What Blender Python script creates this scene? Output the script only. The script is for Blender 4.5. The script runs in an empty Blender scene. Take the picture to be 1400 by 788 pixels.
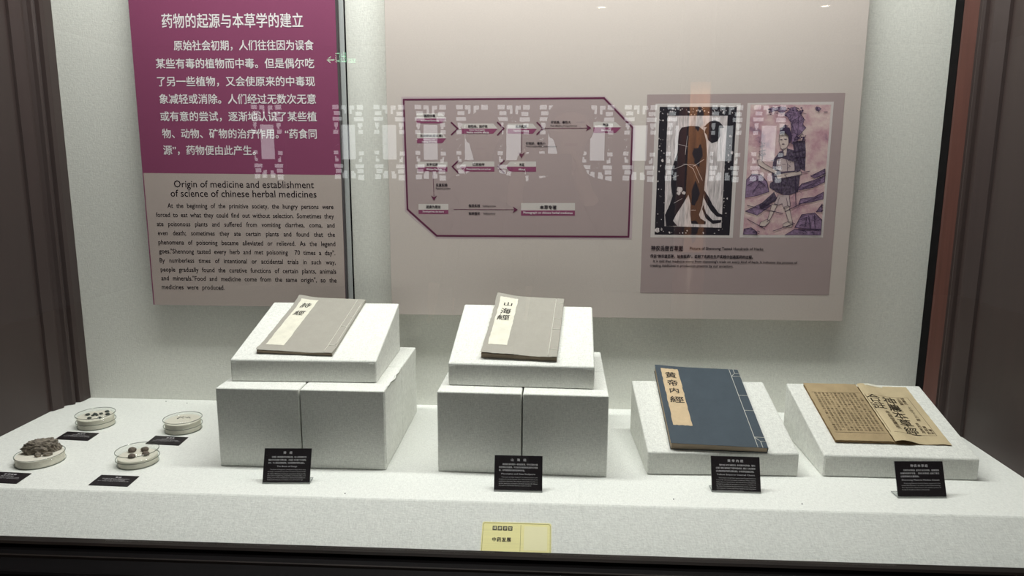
import bpy, bmesh, math, random
from mathutils import Matrix, Vector, noise
random.seed(7)
S = bpy.context.scene
COL = S.collection

# ------------------------------------------------------------------ camera
cam_d = bpy.data.cameras.new('camera'); cam_d.sensor_fit = 'HORIZONTAL'; cam_d.sensor_width = 36.0
cam_d.lens = 36.0 * 976.3 / 1400.0; cam_d.clip_start = 0.02; cam_d.clip_end = 60
cam = bpy.data.objects.new('camera', cam_d); COL.objects.link(cam)
_r = Vector((0.99869553, 0.05084551, 0.00468762)); _u = Vector((-0.01336116, 0.1716195, 0.9850727)); _f = Vector((-0.04928203, 0.98385033, -0.17207498))
cam.matrix_world = Matrix(((_r.x, _u.x, -_f.x, 0.09242), (_r.y, _u.y, -_f.y, -1.87617), (_r.z, _u.z, -_f.z, 0.65959), (0, 0, 0, 1)))
S.camera = cam

# ------------------------------------------------------------------ world, light, exposure
W = bpy.data.worlds.new('world'); S.world = W; W.use_nodes = True
W.node_tree.nodes['Background'].inputs[0].default_value = (0.9, 0.95, 1.0, 1)
W.node_tree.nodes['Background'].inputs[1].default_value = 0.03
S.view_settings.view_transform = 'Standard'; S.view_settings.look = 'None'
S.view_settings.exposure = 0.0; S.view_settings.gamma = 1.0; S.view_settings.use_curve_mapping = False

def area(name, loc, sx, sy, power, color=(1, 1, 1), aim=None):
    l = bpy.data.lights.new(name, 'AREA'); l.shape = 'RECTANGLE'; l.size = sx; l.size_y = sy; l.energy = power; l.color = color
    o = bpy.data.objects.new(name, l); COL.objects.link(o); o.location = loc
    if aim is not None:
        o.rotation_euler = (Vector(aim) - Vector(loc)).to_track_quat('-Z', 'Y').to_euler()
    return o
WHITE = (0.99, 1.0, 0.965)
CASE_TOP = 1.78
area('case_light', (-0.05, -0.34, CASE_TOP - 0.05), 2.1, 0.14, 38, WHITE)          # lamp trough along the case roof
S.cycles.transparent_max_bounces = 40

# ------------------------------------------------------------------ materials
MATS = {}
def mat(name, color, rough=0.6, spec=0.3, metal=0.0, emis=None, es=0.0):
    if name in MATS: return MATS[name]
    m = bpy.data.materials.new(name); m.use_nodes = True; MATS[name] = m
    b = m.node_tree.nodes['Principled BSDF']
    b.inputs['Base Color'].default_value = (*color, 1); b.inputs['Roughness'].default_value = rough
    b.inputs['Specular IOR Level'].default_value = spec; b.inputs['Metallic'].default_value = metal
    if emis: b.inputs['Emission Color'].default_value = (*emis, 1); b.inputs['Emission Strength'].default_value = es
    return m
def vary(m, scales, amount, detail=2.0, bump=0.0, rough_noise=0.55, extra=None):
    """multiply the base colour by stretched noises in object space (list of xyz scales)"""
    nt = m.node_tree; N = nt.nodes; L = nt.links; b = N['Principled BSDF']
    col = b.inputs['Base Color'].default_value[:]
    tc = N.new('ShaderNodeTexCoord'); last = None; facs = []
    for s in scales:
        mp = N.new('ShaderNodeMapping'); mp.inputs['Scale'].default_value = s; L.new(tc.outputs['Object'], mp.inputs['Vector'])
        nz = N.new('ShaderNodeTexNoise'); nz.inputs['Scale'].default_value = 1.0; nz.inputs['Detail'].default_value = detail; nz.inputs['Roughness'].default_value = rough_noise
        L.new(mp.outputs[0], nz.inputs['Vector']); facs.append(nz.outputs['Fac'])
    f = facs[0]
    for g in facs[1:]:
        a = N.new('ShaderNodeMath'); a.operation = 'ADD'; L.new(f, a.inputs[0]); L.new(g, a.inputs[1]); f = a.outputs[0]
    n = len(facs)
    mr = N.new('ShaderNodeMapRange'); mr.inputs['From Min'].default_value = 0.3 * n; mr.inputs['From Max'].default_value = 0.7 * n
    mr.inputs['To Min'].default_value = 1 - amount; mr.inputs['To Max'].default_value = 1 + amount; mr.clamp = False
    L.new(f, mr.inputs['Value'])
    mx = N.new('ShaderNodeMix'); mx.data_type = 'RGBA'; mx.blend_type = 'MULTIPLY'; mx.inputs['Factor'].default_value = 1.0
    mx.inputs['A'].default_value = col; L.new(mr.outputs[0], mx.inputs['B']); L.new(mx.outputs['Result'], b.inputs['Base Color'])
    if bump:
        bp = N.new('ShaderNodeBump'); bp.inputs['Strength'].default_value = bump; bp.inputs['Distance'].default_value = 0.001
        L.new(f, bp.inputs['Height']); L.new(bp.outputs[0], b.inputs['Normal'])
    return m
CLOTH = vary(mat('white_linen', (0.80, 0.805, 0.765), 0.9, 0.1), [(90, 420, 420), (420, 90, 90), (330, 330, 330)], 0.22, bump=0.4)
PLINTHC = vary(mat('plinth_linen', (0.85, 0.86, 0.825), 0.9, 0.1), [(90, 420, 420), (420, 90, 90), (300, 300, 300)], 0.17, bump=0.3)
WALLC = vary(mat('wall_linen', (0.80, 0.80, 0.75), 0.9, 0.1), [(80, 300, 330), (330, 300, 80), (260, 260, 260)], 0.15, bump=0.3)
DARKWOOD = vary(mat('dark_wood', (0.045, 0.030, 0.028), 0.42, 0.4), [(25, 25, 2), (120, 120, 3)], 0.09)
REDWOOD = vary(mat('red_wood', (0.095, 0.036, 0.028), 0.38, 0.4), [(60, 60, 3), (160, 160, 8)], 0.15)
BLACKWOOD = vary(mat('black_lacquer', (0.006, 0.005, 0.0055), 0.6, 0.06), [(6, 60, 60)], 0.2)
SILLWOOD = vary(mat('sill_wood', (0.014, 0.0095, 0.008), 0.45, 0.22), [(6, 80, 80)], 0.3)
BOARD = vary(mat('board_print', (0.615, 0.545, 0.51), 0.55, 0.25), [(260, 200, 420)], 0.045)
MAUVE = mat('mauve_print', (0.40, 0.315, 0.315), 0.55, 0.25)
HALO = mat('pale_mauve_print', (0.52, 0.42, 0.44), 0.55, 0.25)
PURPLE = vary(mat('purple_print', (0.250, 0.062, 0.135), 0.5, 0.25), [(300, 300, 300)], 0.03)
DPURPLE = mat('dark_purple_print', (0.125, 0.025, 0.065), 0.55, 0.25)
ENGLISH = vary(mat('taupe_print', (0.48, 0.405, 0.375), 0.55, 0.25), [(300, 300, 300)], 0.02)
TXTW = mat('white_ink', (0.83, 0.79, 0.80), 0.6, 0.2)
TXTK = mat('black_ink', (0.02, 0.012, 0.02), 0.6, 0.2)
EDGE = mat('panel_edge', (0.055, 0.045, 0.05), 0.5, 0.3)
ALU = mat('grey_batten', (0.55, 0.57, 0.57), 0.5, 0.4)
GREYBOX = mat('pale_grey_print', (0.60, 0.55, 0.53), 0.55, 0.25)
PHFRAME = mat('picture_border', (0.62, 0.56, 0.55), 0.55, 0.25)
CARD = mat('card_black', (0.016, 0.012, 0.015), 0.45, 0.3)
CARDTX = mat('card_ink', (0.62, 0.60, 0.62), 0.6, 0.2)
YELLOW = vary(mat('brass_yellow', (0.96, 0.89, 0.43), 0.4, 0.4), [(8, 700, 700)], 0.05)
PALEY = mat('pale_yellow', (0.97, 0.92, 0.58), 0.45, 0.3)
STONE = vary(mat('rough_ore', (0.23, 0.20, 0.165), 0.9, 0.2), [(90, 90, 90), (260, 260, 260)], 0.75, bump=0.8)
GREENST = vary(mat('dark_pebble', (0.075, 0.085, 0.080), 0.8, 0.2), [(240, 240, 240)], 0.5, bump=0.5)
BROWNST = vary(mat('brown_nut', (0.155, 0.125, 0.105), 0.8, 0.2), [(300, 300, 300)], 0.45, bump=0.5)
CHIP = vary(mat('grey_chip', (0.17, 0.165, 0.15), 0.8, 0.2), [(400, 400, 400)], 0.4)
SAND = vary(mat('cream_sand', (0.78, 0.745, 0.66), 0.95, 0.1), [(500, 500, 500), (80, 80, 80)], 0.07)
GREYCOVER = vary(mat('grey_paper', (0.385, 0.365, 0.325), 0.85, 0.15), [(40, 40, 40), (300, 300, 300)], 0.06, bump=0.15)
BLUECOVER = vary(mat('blue_cloth', (0.064, 0.083, 0.104), 0.75, 0.25), [(30, 30, 30), (400, 400, 400)], 0.12, bump=0.15)
PAGES = vary(mat('page_edges', (0.36, 0.29, 0.215), 0.9, 0.1), [(20, 20, 1500)], 0.18)
SLIPW = vary(mat('cream_slip', (0.76, 0.735, 0.63), 0.85, 0.1), [(60, 60, 60)], 0.06)
SLIPT = vary(mat('tan_slip', (0.62, 0.475, 0.31), 0.85, 0.1), [(60, 60, 60)], 0.06)
THREAD = mat('white_thread', (0.78, 0.76, 0.70), 0.9, 0.1)
OLDPAGE = vary(mat('old_page', (0.56, 0.46, 0.295), 0.9, 0.1), [(25, 25, 25), (9, 9, 9)], 0.14)
OLDPAGE2 = vary(mat('old_leaf', (0.42, 0.32, 0.19), 0.9, 0.1), [(25, 25, 25), (9, 9, 9)], 0.16)
OLDEDGE = vary(mat('old_edges', (0.25, 0.165, 0.085), 0.9, 0.1), [(20, 20, 1500)], 0.25)
INK = mat('brush_ink', (0.035, 0.03, 0.028), 0.7, 0.15)
OLDINK = mat('old_ink', (0.135, 0.098, 0.06), 0.8, 0.1)
FADEDINK = mat('faded_ink', (0.055, 0.045, 0.032), 0.8, 0.1)

def glassy(name, tint, refl, rough=0.0, edge=None):
    m = bpy.data.materials.new(name); m.use_nodes = True; nt = m.node_tree; N = nt.nodes; L = nt.links
    N.remove(N['Principled BSDF']); out = N['Material Output']
    t = N.new('ShaderNodeBsdfTransparent'); t.inputs[0].default_value = (*tint, 1)
    g = N.new('ShaderNodeBsdfGlossy'); g.inputs['Roughness'].default_value = rough; g.inputs['Color'].default_value = (1, 1, 1, 1)
    x = N.new('ShaderNodeMixShader'); x.inputs[0].default_value = refl
    L.new(t.outputs[0], x.inputs[1]); L.new(g.outputs[0], x.inputs[2]); L.new(x.outputs[0], out.inputs[0])
    return m
PANE = glassy('case_glass', (0.99, 1.0, 0.99), 0.05)
DISHGLASS = glassy('dish_glass', (0.98, 0.982, 0.975), 0.014)
RIMGLASS = glassy('dish_rim_glass', (0.62, 0.64, 0.62), 0.08)
ACRYL = glassy('acrylic', (0.93, 0.94, 0.94), 0.05)
ACRYLE = mat('acrylic_edge', (0.42, 0.43, 0.42), 0.25, 0.5)

# ------------------------------------------------------------------ helpers
def link(o, parent=None):
    COL.objects.link(o)
    if parent is not None: o.parent = parent
    return o
def mesh(name, verts, faces, m, parent=None, smooth=False):
    me = bpy.data.meshes.new(name); me.from_pydata([tuple(v) for v in verts], [], faces); me.update()
    for mm in (m if isinstance(m, (list, tuple)) else [m]): me.materials.append(mm)
    if smooth: me.polygons.foreach_set('use_smooth', [True] * len(me.polygons))
    return link(bpy.data.objects.new(name, me), parent)
def bm_obj(name, bm, m, parent=None, smooth=False):
    bmesh.ops.recalc_face_normals(bm, faces=bm.faces)
    me = bpy.data.meshes.new(name); bm.to_mesh(me); bm.free()
    for mm in (m if isinstance(m, (list, tuple)) else [m]): me.materials.append(mm)
    if smooth: me.polygons.foreach_set('use_smooth', [True] * len(me.polygons))
    return link(bpy.data.objects.new(name, me), parent)
def tag(o, label=None, cat=None, group=None, kind=None):
    if label: o['label'] = label
    if cat: o['category'] = cat
    if group: o['group'] = group
    if kind: o['kind'] = kind
    return o
def thing(name, label, cat, loc=(0, 0, 0), rz=0.0, group=None):
    o = bpy.data.objects.new(name, None); o.empty_display_size = 0.03; link(o)
    o.location = loc; o.rotation_euler = (0, 0, rz)
    return tag(o, label, cat, group)
def frame_thing(name, label, cat, M, group=None):
    o = bpy.data.objects.new(name, None); o.empty_display_size = 0.03; link(o); o.matrix_world = M
    return tag(o, label, cat, group)
def box_bm(x0, x1, y0, y1, z0, z1, bev=0.0, seg=2, bm=None):
    b = bm or bmesh.new()
    vs = [b.verts.new(p) for p in ((x0, y0, z0), (x1, y0, z0), (x1, y1, z0), (x0, y1, z0), (x0, y0, z1), (x1, y0, z1), (x1, y1, z1), (x0, y1, z1))]
    fs = [b.faces.new([vs[i] for i in f]) for f in ((3, 2, 1, 0), (4, 5, 6, 7), (0, 1, 5, 4), (1, 2, 6, 5), (2, 3, 7, 6), (3, 0, 4, 7))]
    if bev:
        es = list({e for f in fs for e in f.edges})
        bmesh.ops.bevel(b, geom=es, offset=bev, segments=seg, affect='EDGES', profile=0.6)
    return b
def box(name, x0, x1, y0, y1, z0, z1, m, parent=None, bev=0.0, seg=2):
    return bm_obj(name, box_bm(x0, x1, y0, y1, z0, z1, bev, seg), m, parent)
def extrude_profile(name, prof, axis, a0, a1, m, parent=None, bev=0):
    """closed profile; axis 'z': prof=(x,y) from z a0..a1; axis 'x': prof=(y,z) from x a0..a1"""
    n = len(prof); f = (lambda p, a: (p[0], p[1], a)) if axis == 'z' else (lambda p, a: (a, p[0], p[1]))
    v = [f(p, a0) for p in prof] + [f(p, a1) for p in prof]
    b = bmesh.new(); vs = [b.verts.new(p) for p in v]
    b.faces.new(vs[:n]); b.faces.new(vs[n:])
    for i in range(n): b.faces.new((vs[i], vs[(i + 1) % n], vs[n + (i + 1) % n], vs[n + i]))
    bmesh.ops.triangulate(b, faces=[q for q in b.faces if len(q.verts) > 4])
    return bm_obj(name, b, m, parent)
def structure(o): o['kind'] = 'structure'; return o

# flat print on a board: polygons in board x,z at depth y
def poly_xz(name, polys, y, m, parent):
    v = []; f = []
    for p in polys:
        i = len(v); yy = y - len(f) * 4e-6; v += [(a, yy, b) for a, b in p]; f.append(list(range(i, i + len(p))))
    b = bmesh.new(); vs = [b.verts.new(q) for q in v]
    for ff in f:
        fc = b.faces.new([vs[k] for k in ff])
    b.normal_update()
    for fc in b.faces:
        if fc.normal.y > 0: fc.normal_flip()
    bmesh.ops.triangulate(b, faces=[q for q in b.faces if len(q.verts) > 4])
    me = bpy.data.meshes.new(name); b.to_mesh(me); b.free(); me.materials.append(m)
    return link(bpy.data.objects.new(name, me), parent)
def line_poly(pts, w, closed=False):
    out = []; n = len(pts)
    for i in range(n if closed else n - 1):
        a = Vector(pts[i]); c = Vector(pts[(i + 1) % n]); d = (c - a).normalized(); q = Vector((-d.y, d.x)) * w / 2
        a2 = a - d * w * 0.4; c2 = c + d * w * 0.4
        out.append([tuple(a2 - q), tuple(c2 - q), tuple(c2 + q), tuple(a2 + q)])
    return out
def stroke_poly(pts, w):
    """one polygon per segment with tapering widths, for drawn lines"""
    return line_poly(pts, w)

# text -> (verts2d, faces) at unit em; bold = overprinted copies shifted by `off`
_cv = bpy.data.curves.new('lettering', 'FONT'); _to = bpy.data.objects.new('lettering', _cv); COL.objects.link(_to)
_cache = {}
def glyphs(body, off=0.0, space_word=1.0, res=2):
    key = (body, off, space_word)
    if key in _cache: return _cache[key]
    _cv.body = body; _cv.space_word = space_word; _cv.resolution_u = res; _cv.fill_mode = 'FRONT'
    _to.update_tag(); bpy.context.view_layer.update()
    dg = bpy.context.evaluated_depsgraph_get()
    me = bpy.data.meshes.new_from_object(_to.evaluated_get(dg))
    v0 = [(p.co.x, p.co.y) for p in me.vertices]; f0 = [tuple(p.vertices) for p in me.polygons]
    bpy.data.meshes.remove(me)
    if off:
        v = []; f = []
        for dx, dy in ((-off, -off), (off, off), (-off, off), (off, -off)):
            k = len(v); v += [(x + dx, y + dy) for x, y in v0]; f += [tuple(i + k for i in q) for q in f0]
    else: v, f = v0, f0
    _cache[key] = (v, f)
    return v, f
def ext(v):
    xs = [p[0] for p in v]; ys = [p[1] for p in v]
    return min(xs), max(xs), min(ys), max(ys)
class Print:
    """collects lettering in a plane and maps it through fn(u, v) -> xyz"""
    def __init__(self): self.v = []; self.f = []; self.l = []
    def add(self, v, f, n=1):
        i = len(self.v); self.v += v; self.f += [tuple(k + i for k in q) for q in f]
        m = max(1, len(v) // n); self.l += [min(n - 1, k // m) for k in range(len(v))]
    def fit(self, body, x0, x1, y0, y1, off=0.0):
        v, f = glyphs(body, off); a, b, c, d = ext(v)
        self.add([(x0 + (p[0] - a) / (b - a) * (x1 - x0), y0 + (p[1] - c) / (d - c) * (y1 - y0)) for p in v], f, 4 if off else 1)
    def justify(self, body, x0, x1, base, cap, off=0.0, xs=None):
        """baseline at base, capital height cap, word gaps stretched to fill x0..x1"""
        v, f = glyphs(body, off); a, b, c, d = ext(v); sy = cap / 0.727
        sx = sy * (xs or 0.93); w = (b - a) * sx
        if ' ' in body.strip() and xs is not None:
            v2, f2 = glyphs(body, off, 2.0); a2, b2, _, _ = ext(v2); k = (b2 - a2) - (b - a)
            sw = 1.0 + ((x1 - x0) / sx - (b - a)) / k
            v, f = glyphs(body, off, max(0.3, sw)); a, b, c, d = ext(v)
        sx = (x1 - x0) / (b - a)
        self.add([(x0 + (p[0] - a) * sx, base + p[1] * sy) for p in v], f, 4 if off else 1)
    def char(self, ch, cx, cy, w, h, off=0.0, shear=0.0):
        v, f = glyphs(ch, off); a, b, c, d = ext(v); s = max(b - a, 1e-6); t = max(d - c, 1e-6)
        # keep the glyph's own proportion inside its em box
        kx = w * (s / 0.92); ky = h * (t / 0.92)
        self.add([(cx + ((p[0] - a) / s - 0.5) * kx + shear * ((p[1] - c) / t - 0.5) * ky, cy + ((p[1] - c) / t - 0.5) * ky) for p in v], f, 4 if off else 1)
    def build(self, name, fn, m, parent):
        out = []
        for (a, b), l in zip(self.v, self.l):
            p = Vector(fn(a, b))
            if l:      # each overprinted copy lies a hair above the last
                p += (Vector(fn(a + 1e-3, b)) - p).cross(Vector(fn(a, b + 1e-3)) - p).normalized() * (l * 3e-5)
            out.append(p)
        return mesh(name, out, self.f, m, parent)
LEFT_CN=[
  ('药物的起源与本草学的建立',(-0.8894, -0.5265, 0.9923, 1.0278)),
  ('原始社会初期，人们往往因为误食',(-0.8629, -0.5024, 0.938, 0.9631)),
  ('某些有毒的植物而中毒。但是偶尔吃',(-0.913, -0.5026, 0.8946, 0.9188)),
  ('了另一些植物，又会使原来的中毒现',(-0.9133, -0.5029, 0.8502, 0.8748)),
  ('象减轻或消除。人们经过无数次无意',(-0.9111, -0.502, 0.8064, 0.8313)),
  ('或有意的尝试，逐渐地认识了某些植',(-0.9122, -0.502, 0.7625, 0.7881)),
  ('物、动物、矿物的治疗作用。“药食同',(-0.9109, -0.5039, 0.7193, 0.7445)),
  ('源”，药物便由此产生。',(-0.9114, -0.6661, 0.6766, 0.7026)),
]
LEFT_EN=[
  ('Origin of medicine and establishment',(-0.8898, -0.5168, 0.5935, 0.0184)),
  ('of science of chinese herbal medicines',(-0.9007, -0.511, 0.5692, 0.0185)),
  ('At the beginning of the primitive society, the hungry persons were',(-0.9115, -0.4675, 0.5397, 0.0117)),
  ('forced to eat what they could find out without selection. Sometimes they',(-0.9448, -0.467, 0.5153, 0.0118)),
  ('ate poisonous plants and suffered from vomiting diarrhea, coma, and',(-0.9442, -0.4664, 0.4913, 0.0118)),
  ('even death; sometimes they ate certain plants and found that the',(-0.9438, -0.4664, 0.467, 0.0119)),
  ('phenomena of poisoning became alleviated or relieved. As the legend',(-0.9443, -0.4663, 0.4423, 0.012)),
  ('goes,"Shennong tasted every herb and met poisoning  70 times a day".',(-0.9442, -0.4673, 0.4183, 0.012)),
  ('By numberless times of intentional or accidental trials in such way,',(-0.9447, -0.4672, 0.3936, 0.012)),
  ('people gradually found the curative functions of certain plants, animals',(-0.9442, -0.4667, 0.3689, 0.0121)),
  ('and minerals."Food and medicine come from the same origin", so the',(-0.9441, -0.4666, 0.3453, 0.0121)),
  ('medicines were produced.',(-0.9446, -0.7721, 0.3212, 0.0122)),
]
BOXES=[
  ([(-0.2449, 0.7707), (-0.1694, 0.7709), (-0.1802, 0.7835), (-0.2446, 0.7834)],[(-0.2451, 0.7588), (-0.1805, 0.7589), (-0.1694, 0.7709), (-0.2449, 0.7707)]),
  ([(-0.2446, 0.7214), (-0.169, 0.7217), (-0.1795, 0.7347), (-0.2444, 0.7346)],[(-0.2449, 0.7092), (-0.1798, 0.7094), (-0.169, 0.7217), (-0.2446, 0.7214)]),
  ([(-0.1301, 0.7458), (-0.0383, 0.746), (-0.0496, 0.7586), (-0.13, 0.7585)],[(-0.1301, 0.7332), (-0.0496, 0.7335), (-0.0383, 0.746), (-0.1301, 0.7458)]),
  ([(-0.0129, 0.746), (0.0614, 0.7462), (0.0506, 0.7586), (-0.013, 0.7585)],[(-0.0129, 0.7336), (0.0509, 0.7337), (0.0614, 0.7462), (-0.0129, 0.746)]),
  ([(0.2031, 0.7498), (0.2728, 0.7499), (0.2581, 0.7628), (0.2028, 0.7627)],[(0.2035, 0.7359), (0.2589, 0.7361), (0.2728, 0.7499), (0.2031, 0.7498)]),
  ([(-0.2437, 0.6493), (-0.1673, 0.6497), (-0.1672, 0.6628), (-0.2435, 0.6624)],[(-0.2439, 0.6376), (-0.1675, 0.638), (-0.1673, 0.6497), (-0.2437, 0.6493)]),
  ([(-0.1364, 0.6506), (-0.0466, 0.651), (-0.0466, 0.6641), (-0.1241, 0.6637)],[(-0.1243, 0.6382), (-0.0466, 0.6386), (-0.0466, 0.651), (-0.1364, 0.6506)]),
  ([(-0.0187, 0.6511), (0.0599, 0.6515), (0.0597, 0.6646), (-0.0063, 0.6643)],[(-0.0061, 0.6387), (0.06, 0.639), (0.0599, 0.6515), (-0.0187, 0.6511)]),
  ([(-0.2438, 0.5396), (-0.166, 0.5402), (-0.1659, 0.5553), (-0.2435, 0.5547)],[(-0.244, 0.5288), (-0.1662, 0.5295), (-0.166, 0.5402), (-0.2438, 0.5396)]),
  ([(0.0224, 0.5402), (0.1609, 0.5413), (0.1605, 0.5602), (0.0223, 0.5591)],[(0.0225, 0.5269), (0.1611, 0.528), (0.1609, 0.5413), (0.0224, 0.5402)]),
]
CHEVRONS= [[(-0.1558, 0.7608), (-0.1396, 0.7457), (-0.1558, 0.731)], [(-0.0383, 0.7612), (-0.0227, 0.7464), (-0.0383, 0.7306)], [(0.0613, 0.7613), (0.0766, 0.747), (0.0616, 0.7325)], [(-0.1391, 0.6653), (-0.1545, 0.6507), (-0.1394, 0.6352)], [(-0.0218, 0.6658), (-0.0375, 0.6511), (-0.0217, 0.6358)]]
STEMS= [[(0.0766, 0.7471), (0.1896, 0.7479)], [(0.0227, 0.7317), (0.0229, 0.6807)], [(-0.2049, 0.6373), (-0.203, 0.5719)], [(-0.1519, 0.5415), (0.0065, 0.542)]]
HEADS= [[(0.1839, 0.7573), (0.1975, 0.7483), (0.1843, 0.74), (0.1885, 0.7481)], [(0.0139, 0.6882), (0.0228, 0.6717), (0.0316, 0.6882), (0.0229, 0.6825)], [(-0.2111, 0.5768), (-0.2029, 0.5631), (-0.1947, 0.5769), (-0.203, 0.5719)], [(0.0008, 0.5502), (0.0143, 0.5418), (0.0009, 0.5335), (0.0052, 0.542)]]
DIA_TX=[
  ('偶然中毒',(-0.2266, -0.1967, 0.7739, 0.7809),'k'),
  ('Accidental Poisoning',(-0.2346, -0.1879, 0.763, 0.7673),'w'),
  ('主动尝试(尝百草)',(-0.2366, -0.179, 0.7238, 0.731),'k'),
  ('Voluntary trials',(-0.2283, -0.1981, 0.7157, 0.7196),'w'),
  ('(tasting all herbs)',(-0.2318, -0.1942, 0.7106, 0.7147),'w'),
  ('知性味、知疗效',(-0.1134, -0.0639, 0.7479, 0.755),'k'),
  ('Know the property',(-0.1099, -0.0712, 0.74, 0.744),'w'),
  ('Realize curative effects',(-0.1172, -0.061, 0.7346, 0.7388),'w'),
  ('反复实践',(0.0067, 0.0353, 0.7481, 0.7551),'k'),
  ('Repeated practice',(0.0017, 0.0406, 0.7381, 0.7426),'w'),
  ('疗效差、毒性大',(0.0958, 0.1457, 0.759, 0.7655),'k'),
  ('Poor effective strong poisonous',(0.0951, 0.1618, 0.7514, 0.7553),'k'),
  ('淘汰',(0.226, 0.2412, 0.7525, 0.7597),'k'),
  ('Eliminated',(0.2228, 0.2464, 0.7409, 0.7448),'w'),
  ('疗效好、毒性小',(0.0333, 0.0829, 0.7064, 0.7132),'k'),
  ('Good curative effect small poisonous',(0.0334, 0.1111, 0.7003, 0.7043),'k'),
  ('文字记录',(-0.2217, -0.1915, 0.6521, 0.6593),'k'),
  ('Written Records',(-0.2218, -0.1814, 0.6414, 0.6458),'w'),
  ('口耳相传',(-0.1019, -0.0716, 0.6526, 0.6599),'k'),
  ('Disseminated by oral and ear',(-0.1182, -0.0554, 0.642, 0.6463),'w'),
  ('肯定',(0.0171, 0.0301, 0.6532, 0.6603),'k'),
  ('Affirmed',(0.0148, 0.0321, 0.6421, 0.6465),'w'),
  ('反复实践',(-0.1976, -0.1676, 0.5996, 0.6076),'k'),
  ('Repeated practice',(-0.1977, -0.1598, 0.5927, 0.597),'k'),
  ('提高为理论',(-0.2238, -0.1857, 0.5433, 0.5513),'k'),
  ('Developed into the theory',(-0.2329, -0.1775, 0.5323, 0.5369),'w'),
  ('指导实践',(-0.1133, -0.0835, 0.5474, 0.5551),'k'),
  ('Guiding practice',(-0.0771, -0.043, 0.5482, 0.5527),'k'),
  ('检验理论',(-0.1134, -0.0835, 0.5275, 0.5351),'k'),
  ('Verifying theory',(-0.0758, -0.0439, 0.529, 0.5335),'k'),
  ('本草专著',(0.0706, 0.1137, 0.5432, 0.5535),'k'),
  ('Monograph on chinese herbal medicines',(0.0285, 0.1548, 0.5305, 0.5372),'w'),
  ('神农氏尝百草图',(0.3579, 0.4389, 0.4393, 0.4525),'c'),
  ('Picture of Shennong Tasted Hundreds of Herbs',(0.4568, 0.6426, 0.4416, 0.4501),'c'),
  ('传说“神农尝百草，始有医药”，说明了先民在生产实践中创造医药的过程。',(0.3569, 0.6181, 0.4207, 0.4299),'c'),
  ("It is said that medicine stems from shennong's trials on every kind of herb. It indicates the process of",(0.3647, 0.7304, 0.4082, 0.4157),'c'),
  ('creating medicines in production practice by our ancestors.',(0.3569, 0.5695, 0.3966, 0.4042),'c'),
]
DIA_BG= [(-0.283, 0.8244), (0.2287, 0.8268), (0.3079, 0.7518), (0.3084, 0.4682), (-0.1985, 0.4648), (-0.2797, 0.5352)]
DIA_LN= [(-0.2767, 0.8171), (0.2274, 0.8211), (0.3005, 0.7493), (0.2994, 0.4749), (-0.1969, 0.4725), (-0.2727, 0.5405)]

# ------------------------------------------------------------------ showcase shell
XL, XR, D = -1.1945, 1.0713, 0.5627
SL, SR = -1.229, 1.1185
GY = -0.668
BOT = -0.86
structure(box('wall_back', SL - 0.02, SR + 0.02, 0.0, 0.03, -0.10, CASE_TOP, WALLC))
structure(box('wall_left', SL - 0.03, SL, GY + 0.004, 0.0, -0.10, CASE_TOP, DARKWOOD))
structure(box('wall_right', SR, SR + 0.03, GY + 0.004, 0.0, -0.10, CASE_TOP, DARKWOOD))
structure(box('ceiling', SL - 0.03, SR + 0.03, GY - 0.05, 0.03, CASE_TOP, CASE_TOP + 0.03, DARKWOOD))
# moulded posts standing in the two back corners
e = 0.0004
lp = [(XL, -e), (XL, -0.030), (-1.1975, -0.042), (-1.2075, -0.0445), (-1.2105, -0.0495), (-1.2035, -0.0525), (-1.2005, -0.058), (-1.2035, -0.0635), (-1.2120, -0.067),
      (-1.2185, -0.073), (-1.2195, -0.084), (-1.2125, -0.087), (-1.2135, -0.091), (-1.2225, -0.1165), (SL + e, -0.118), (SL + e, -e)]
structure(extrude_profile('trim_1', lp, 'z', 0.0005, CASE_TOP - e, DARKWOOD))
rp = [(XR + 0.0005, -0.040), (XR + 0.002, -0.047), (1.0865, -0.078), (1.0905, -0.081), (1.0905, -0.085), (1.0860, -0.0885), (1.0855, -0.0935), (1.0900, -0.0975), (1.0975, -0.100),
      (1.0985, -0.110), (1.0945, -0.114), (1.0960, -0.120), (1.1120, -0.150), (SR - e, -0.152), (SR - e, -0.040)]
t2 = structure(extrude_profile('trim_2', rp, 'z', 0.0005, CASE_TOP - e, [DARKWOOD, REDWOOD]))
for p in t2.data.polygons:
    if p.center.x < 1.0880 and p.center.y > -0.09: p.material_index = 1
structure(box('trim_3', XR, SR - e, -0.0397, -e, 0.0005, CASE_TOP - e, BLACKWOOD, bev=0.002))
# thin batten and dark seam running up the wall beside the text panel
structure(box('trim_4', -0.4425, -0.4310, -0.006, -e, 0.001, CASE_TOP - e, ALU))
structure(box('trim_5', -0.4308, -0.4276, -0.003, -e, 0.001, CASE_TOP - e, BLACKWOOD))
# plinth: flat top, front edge sloping down to the sill
pl = thing('display_plinth', 'long plinth wrapped in white linen that carries all the exhibits, its front edge sloping down', 'plinth', (0, 0, 0))
pp = [(-0.0005, -0.098), (-0.0005, 0.0), (-D + 0.002, 0.0), (-D - 0.0015, -0.0018), (-0.6607, -0.0794), (-0.6607, -0.098)]
extrude_profile('linen_cover', pp, 'x', SL + 0.0005, SR - 0.0005, PLINTHC, pl)
for (x, y) in ((-0.965, -0.02), (-0.90, -0.03), (0.35, -0.53), (-0.31, -0.545), (0.6, -0.535)):
    dots = bmesh.new(); bmesh.ops.create_icosphere(dots, subdivisions=1, radius=0.0014, matrix=Matrix.Translation((x, y, 0.0004)))
    bm_obj('dust_speck', dots, EDGE, pl)
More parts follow.
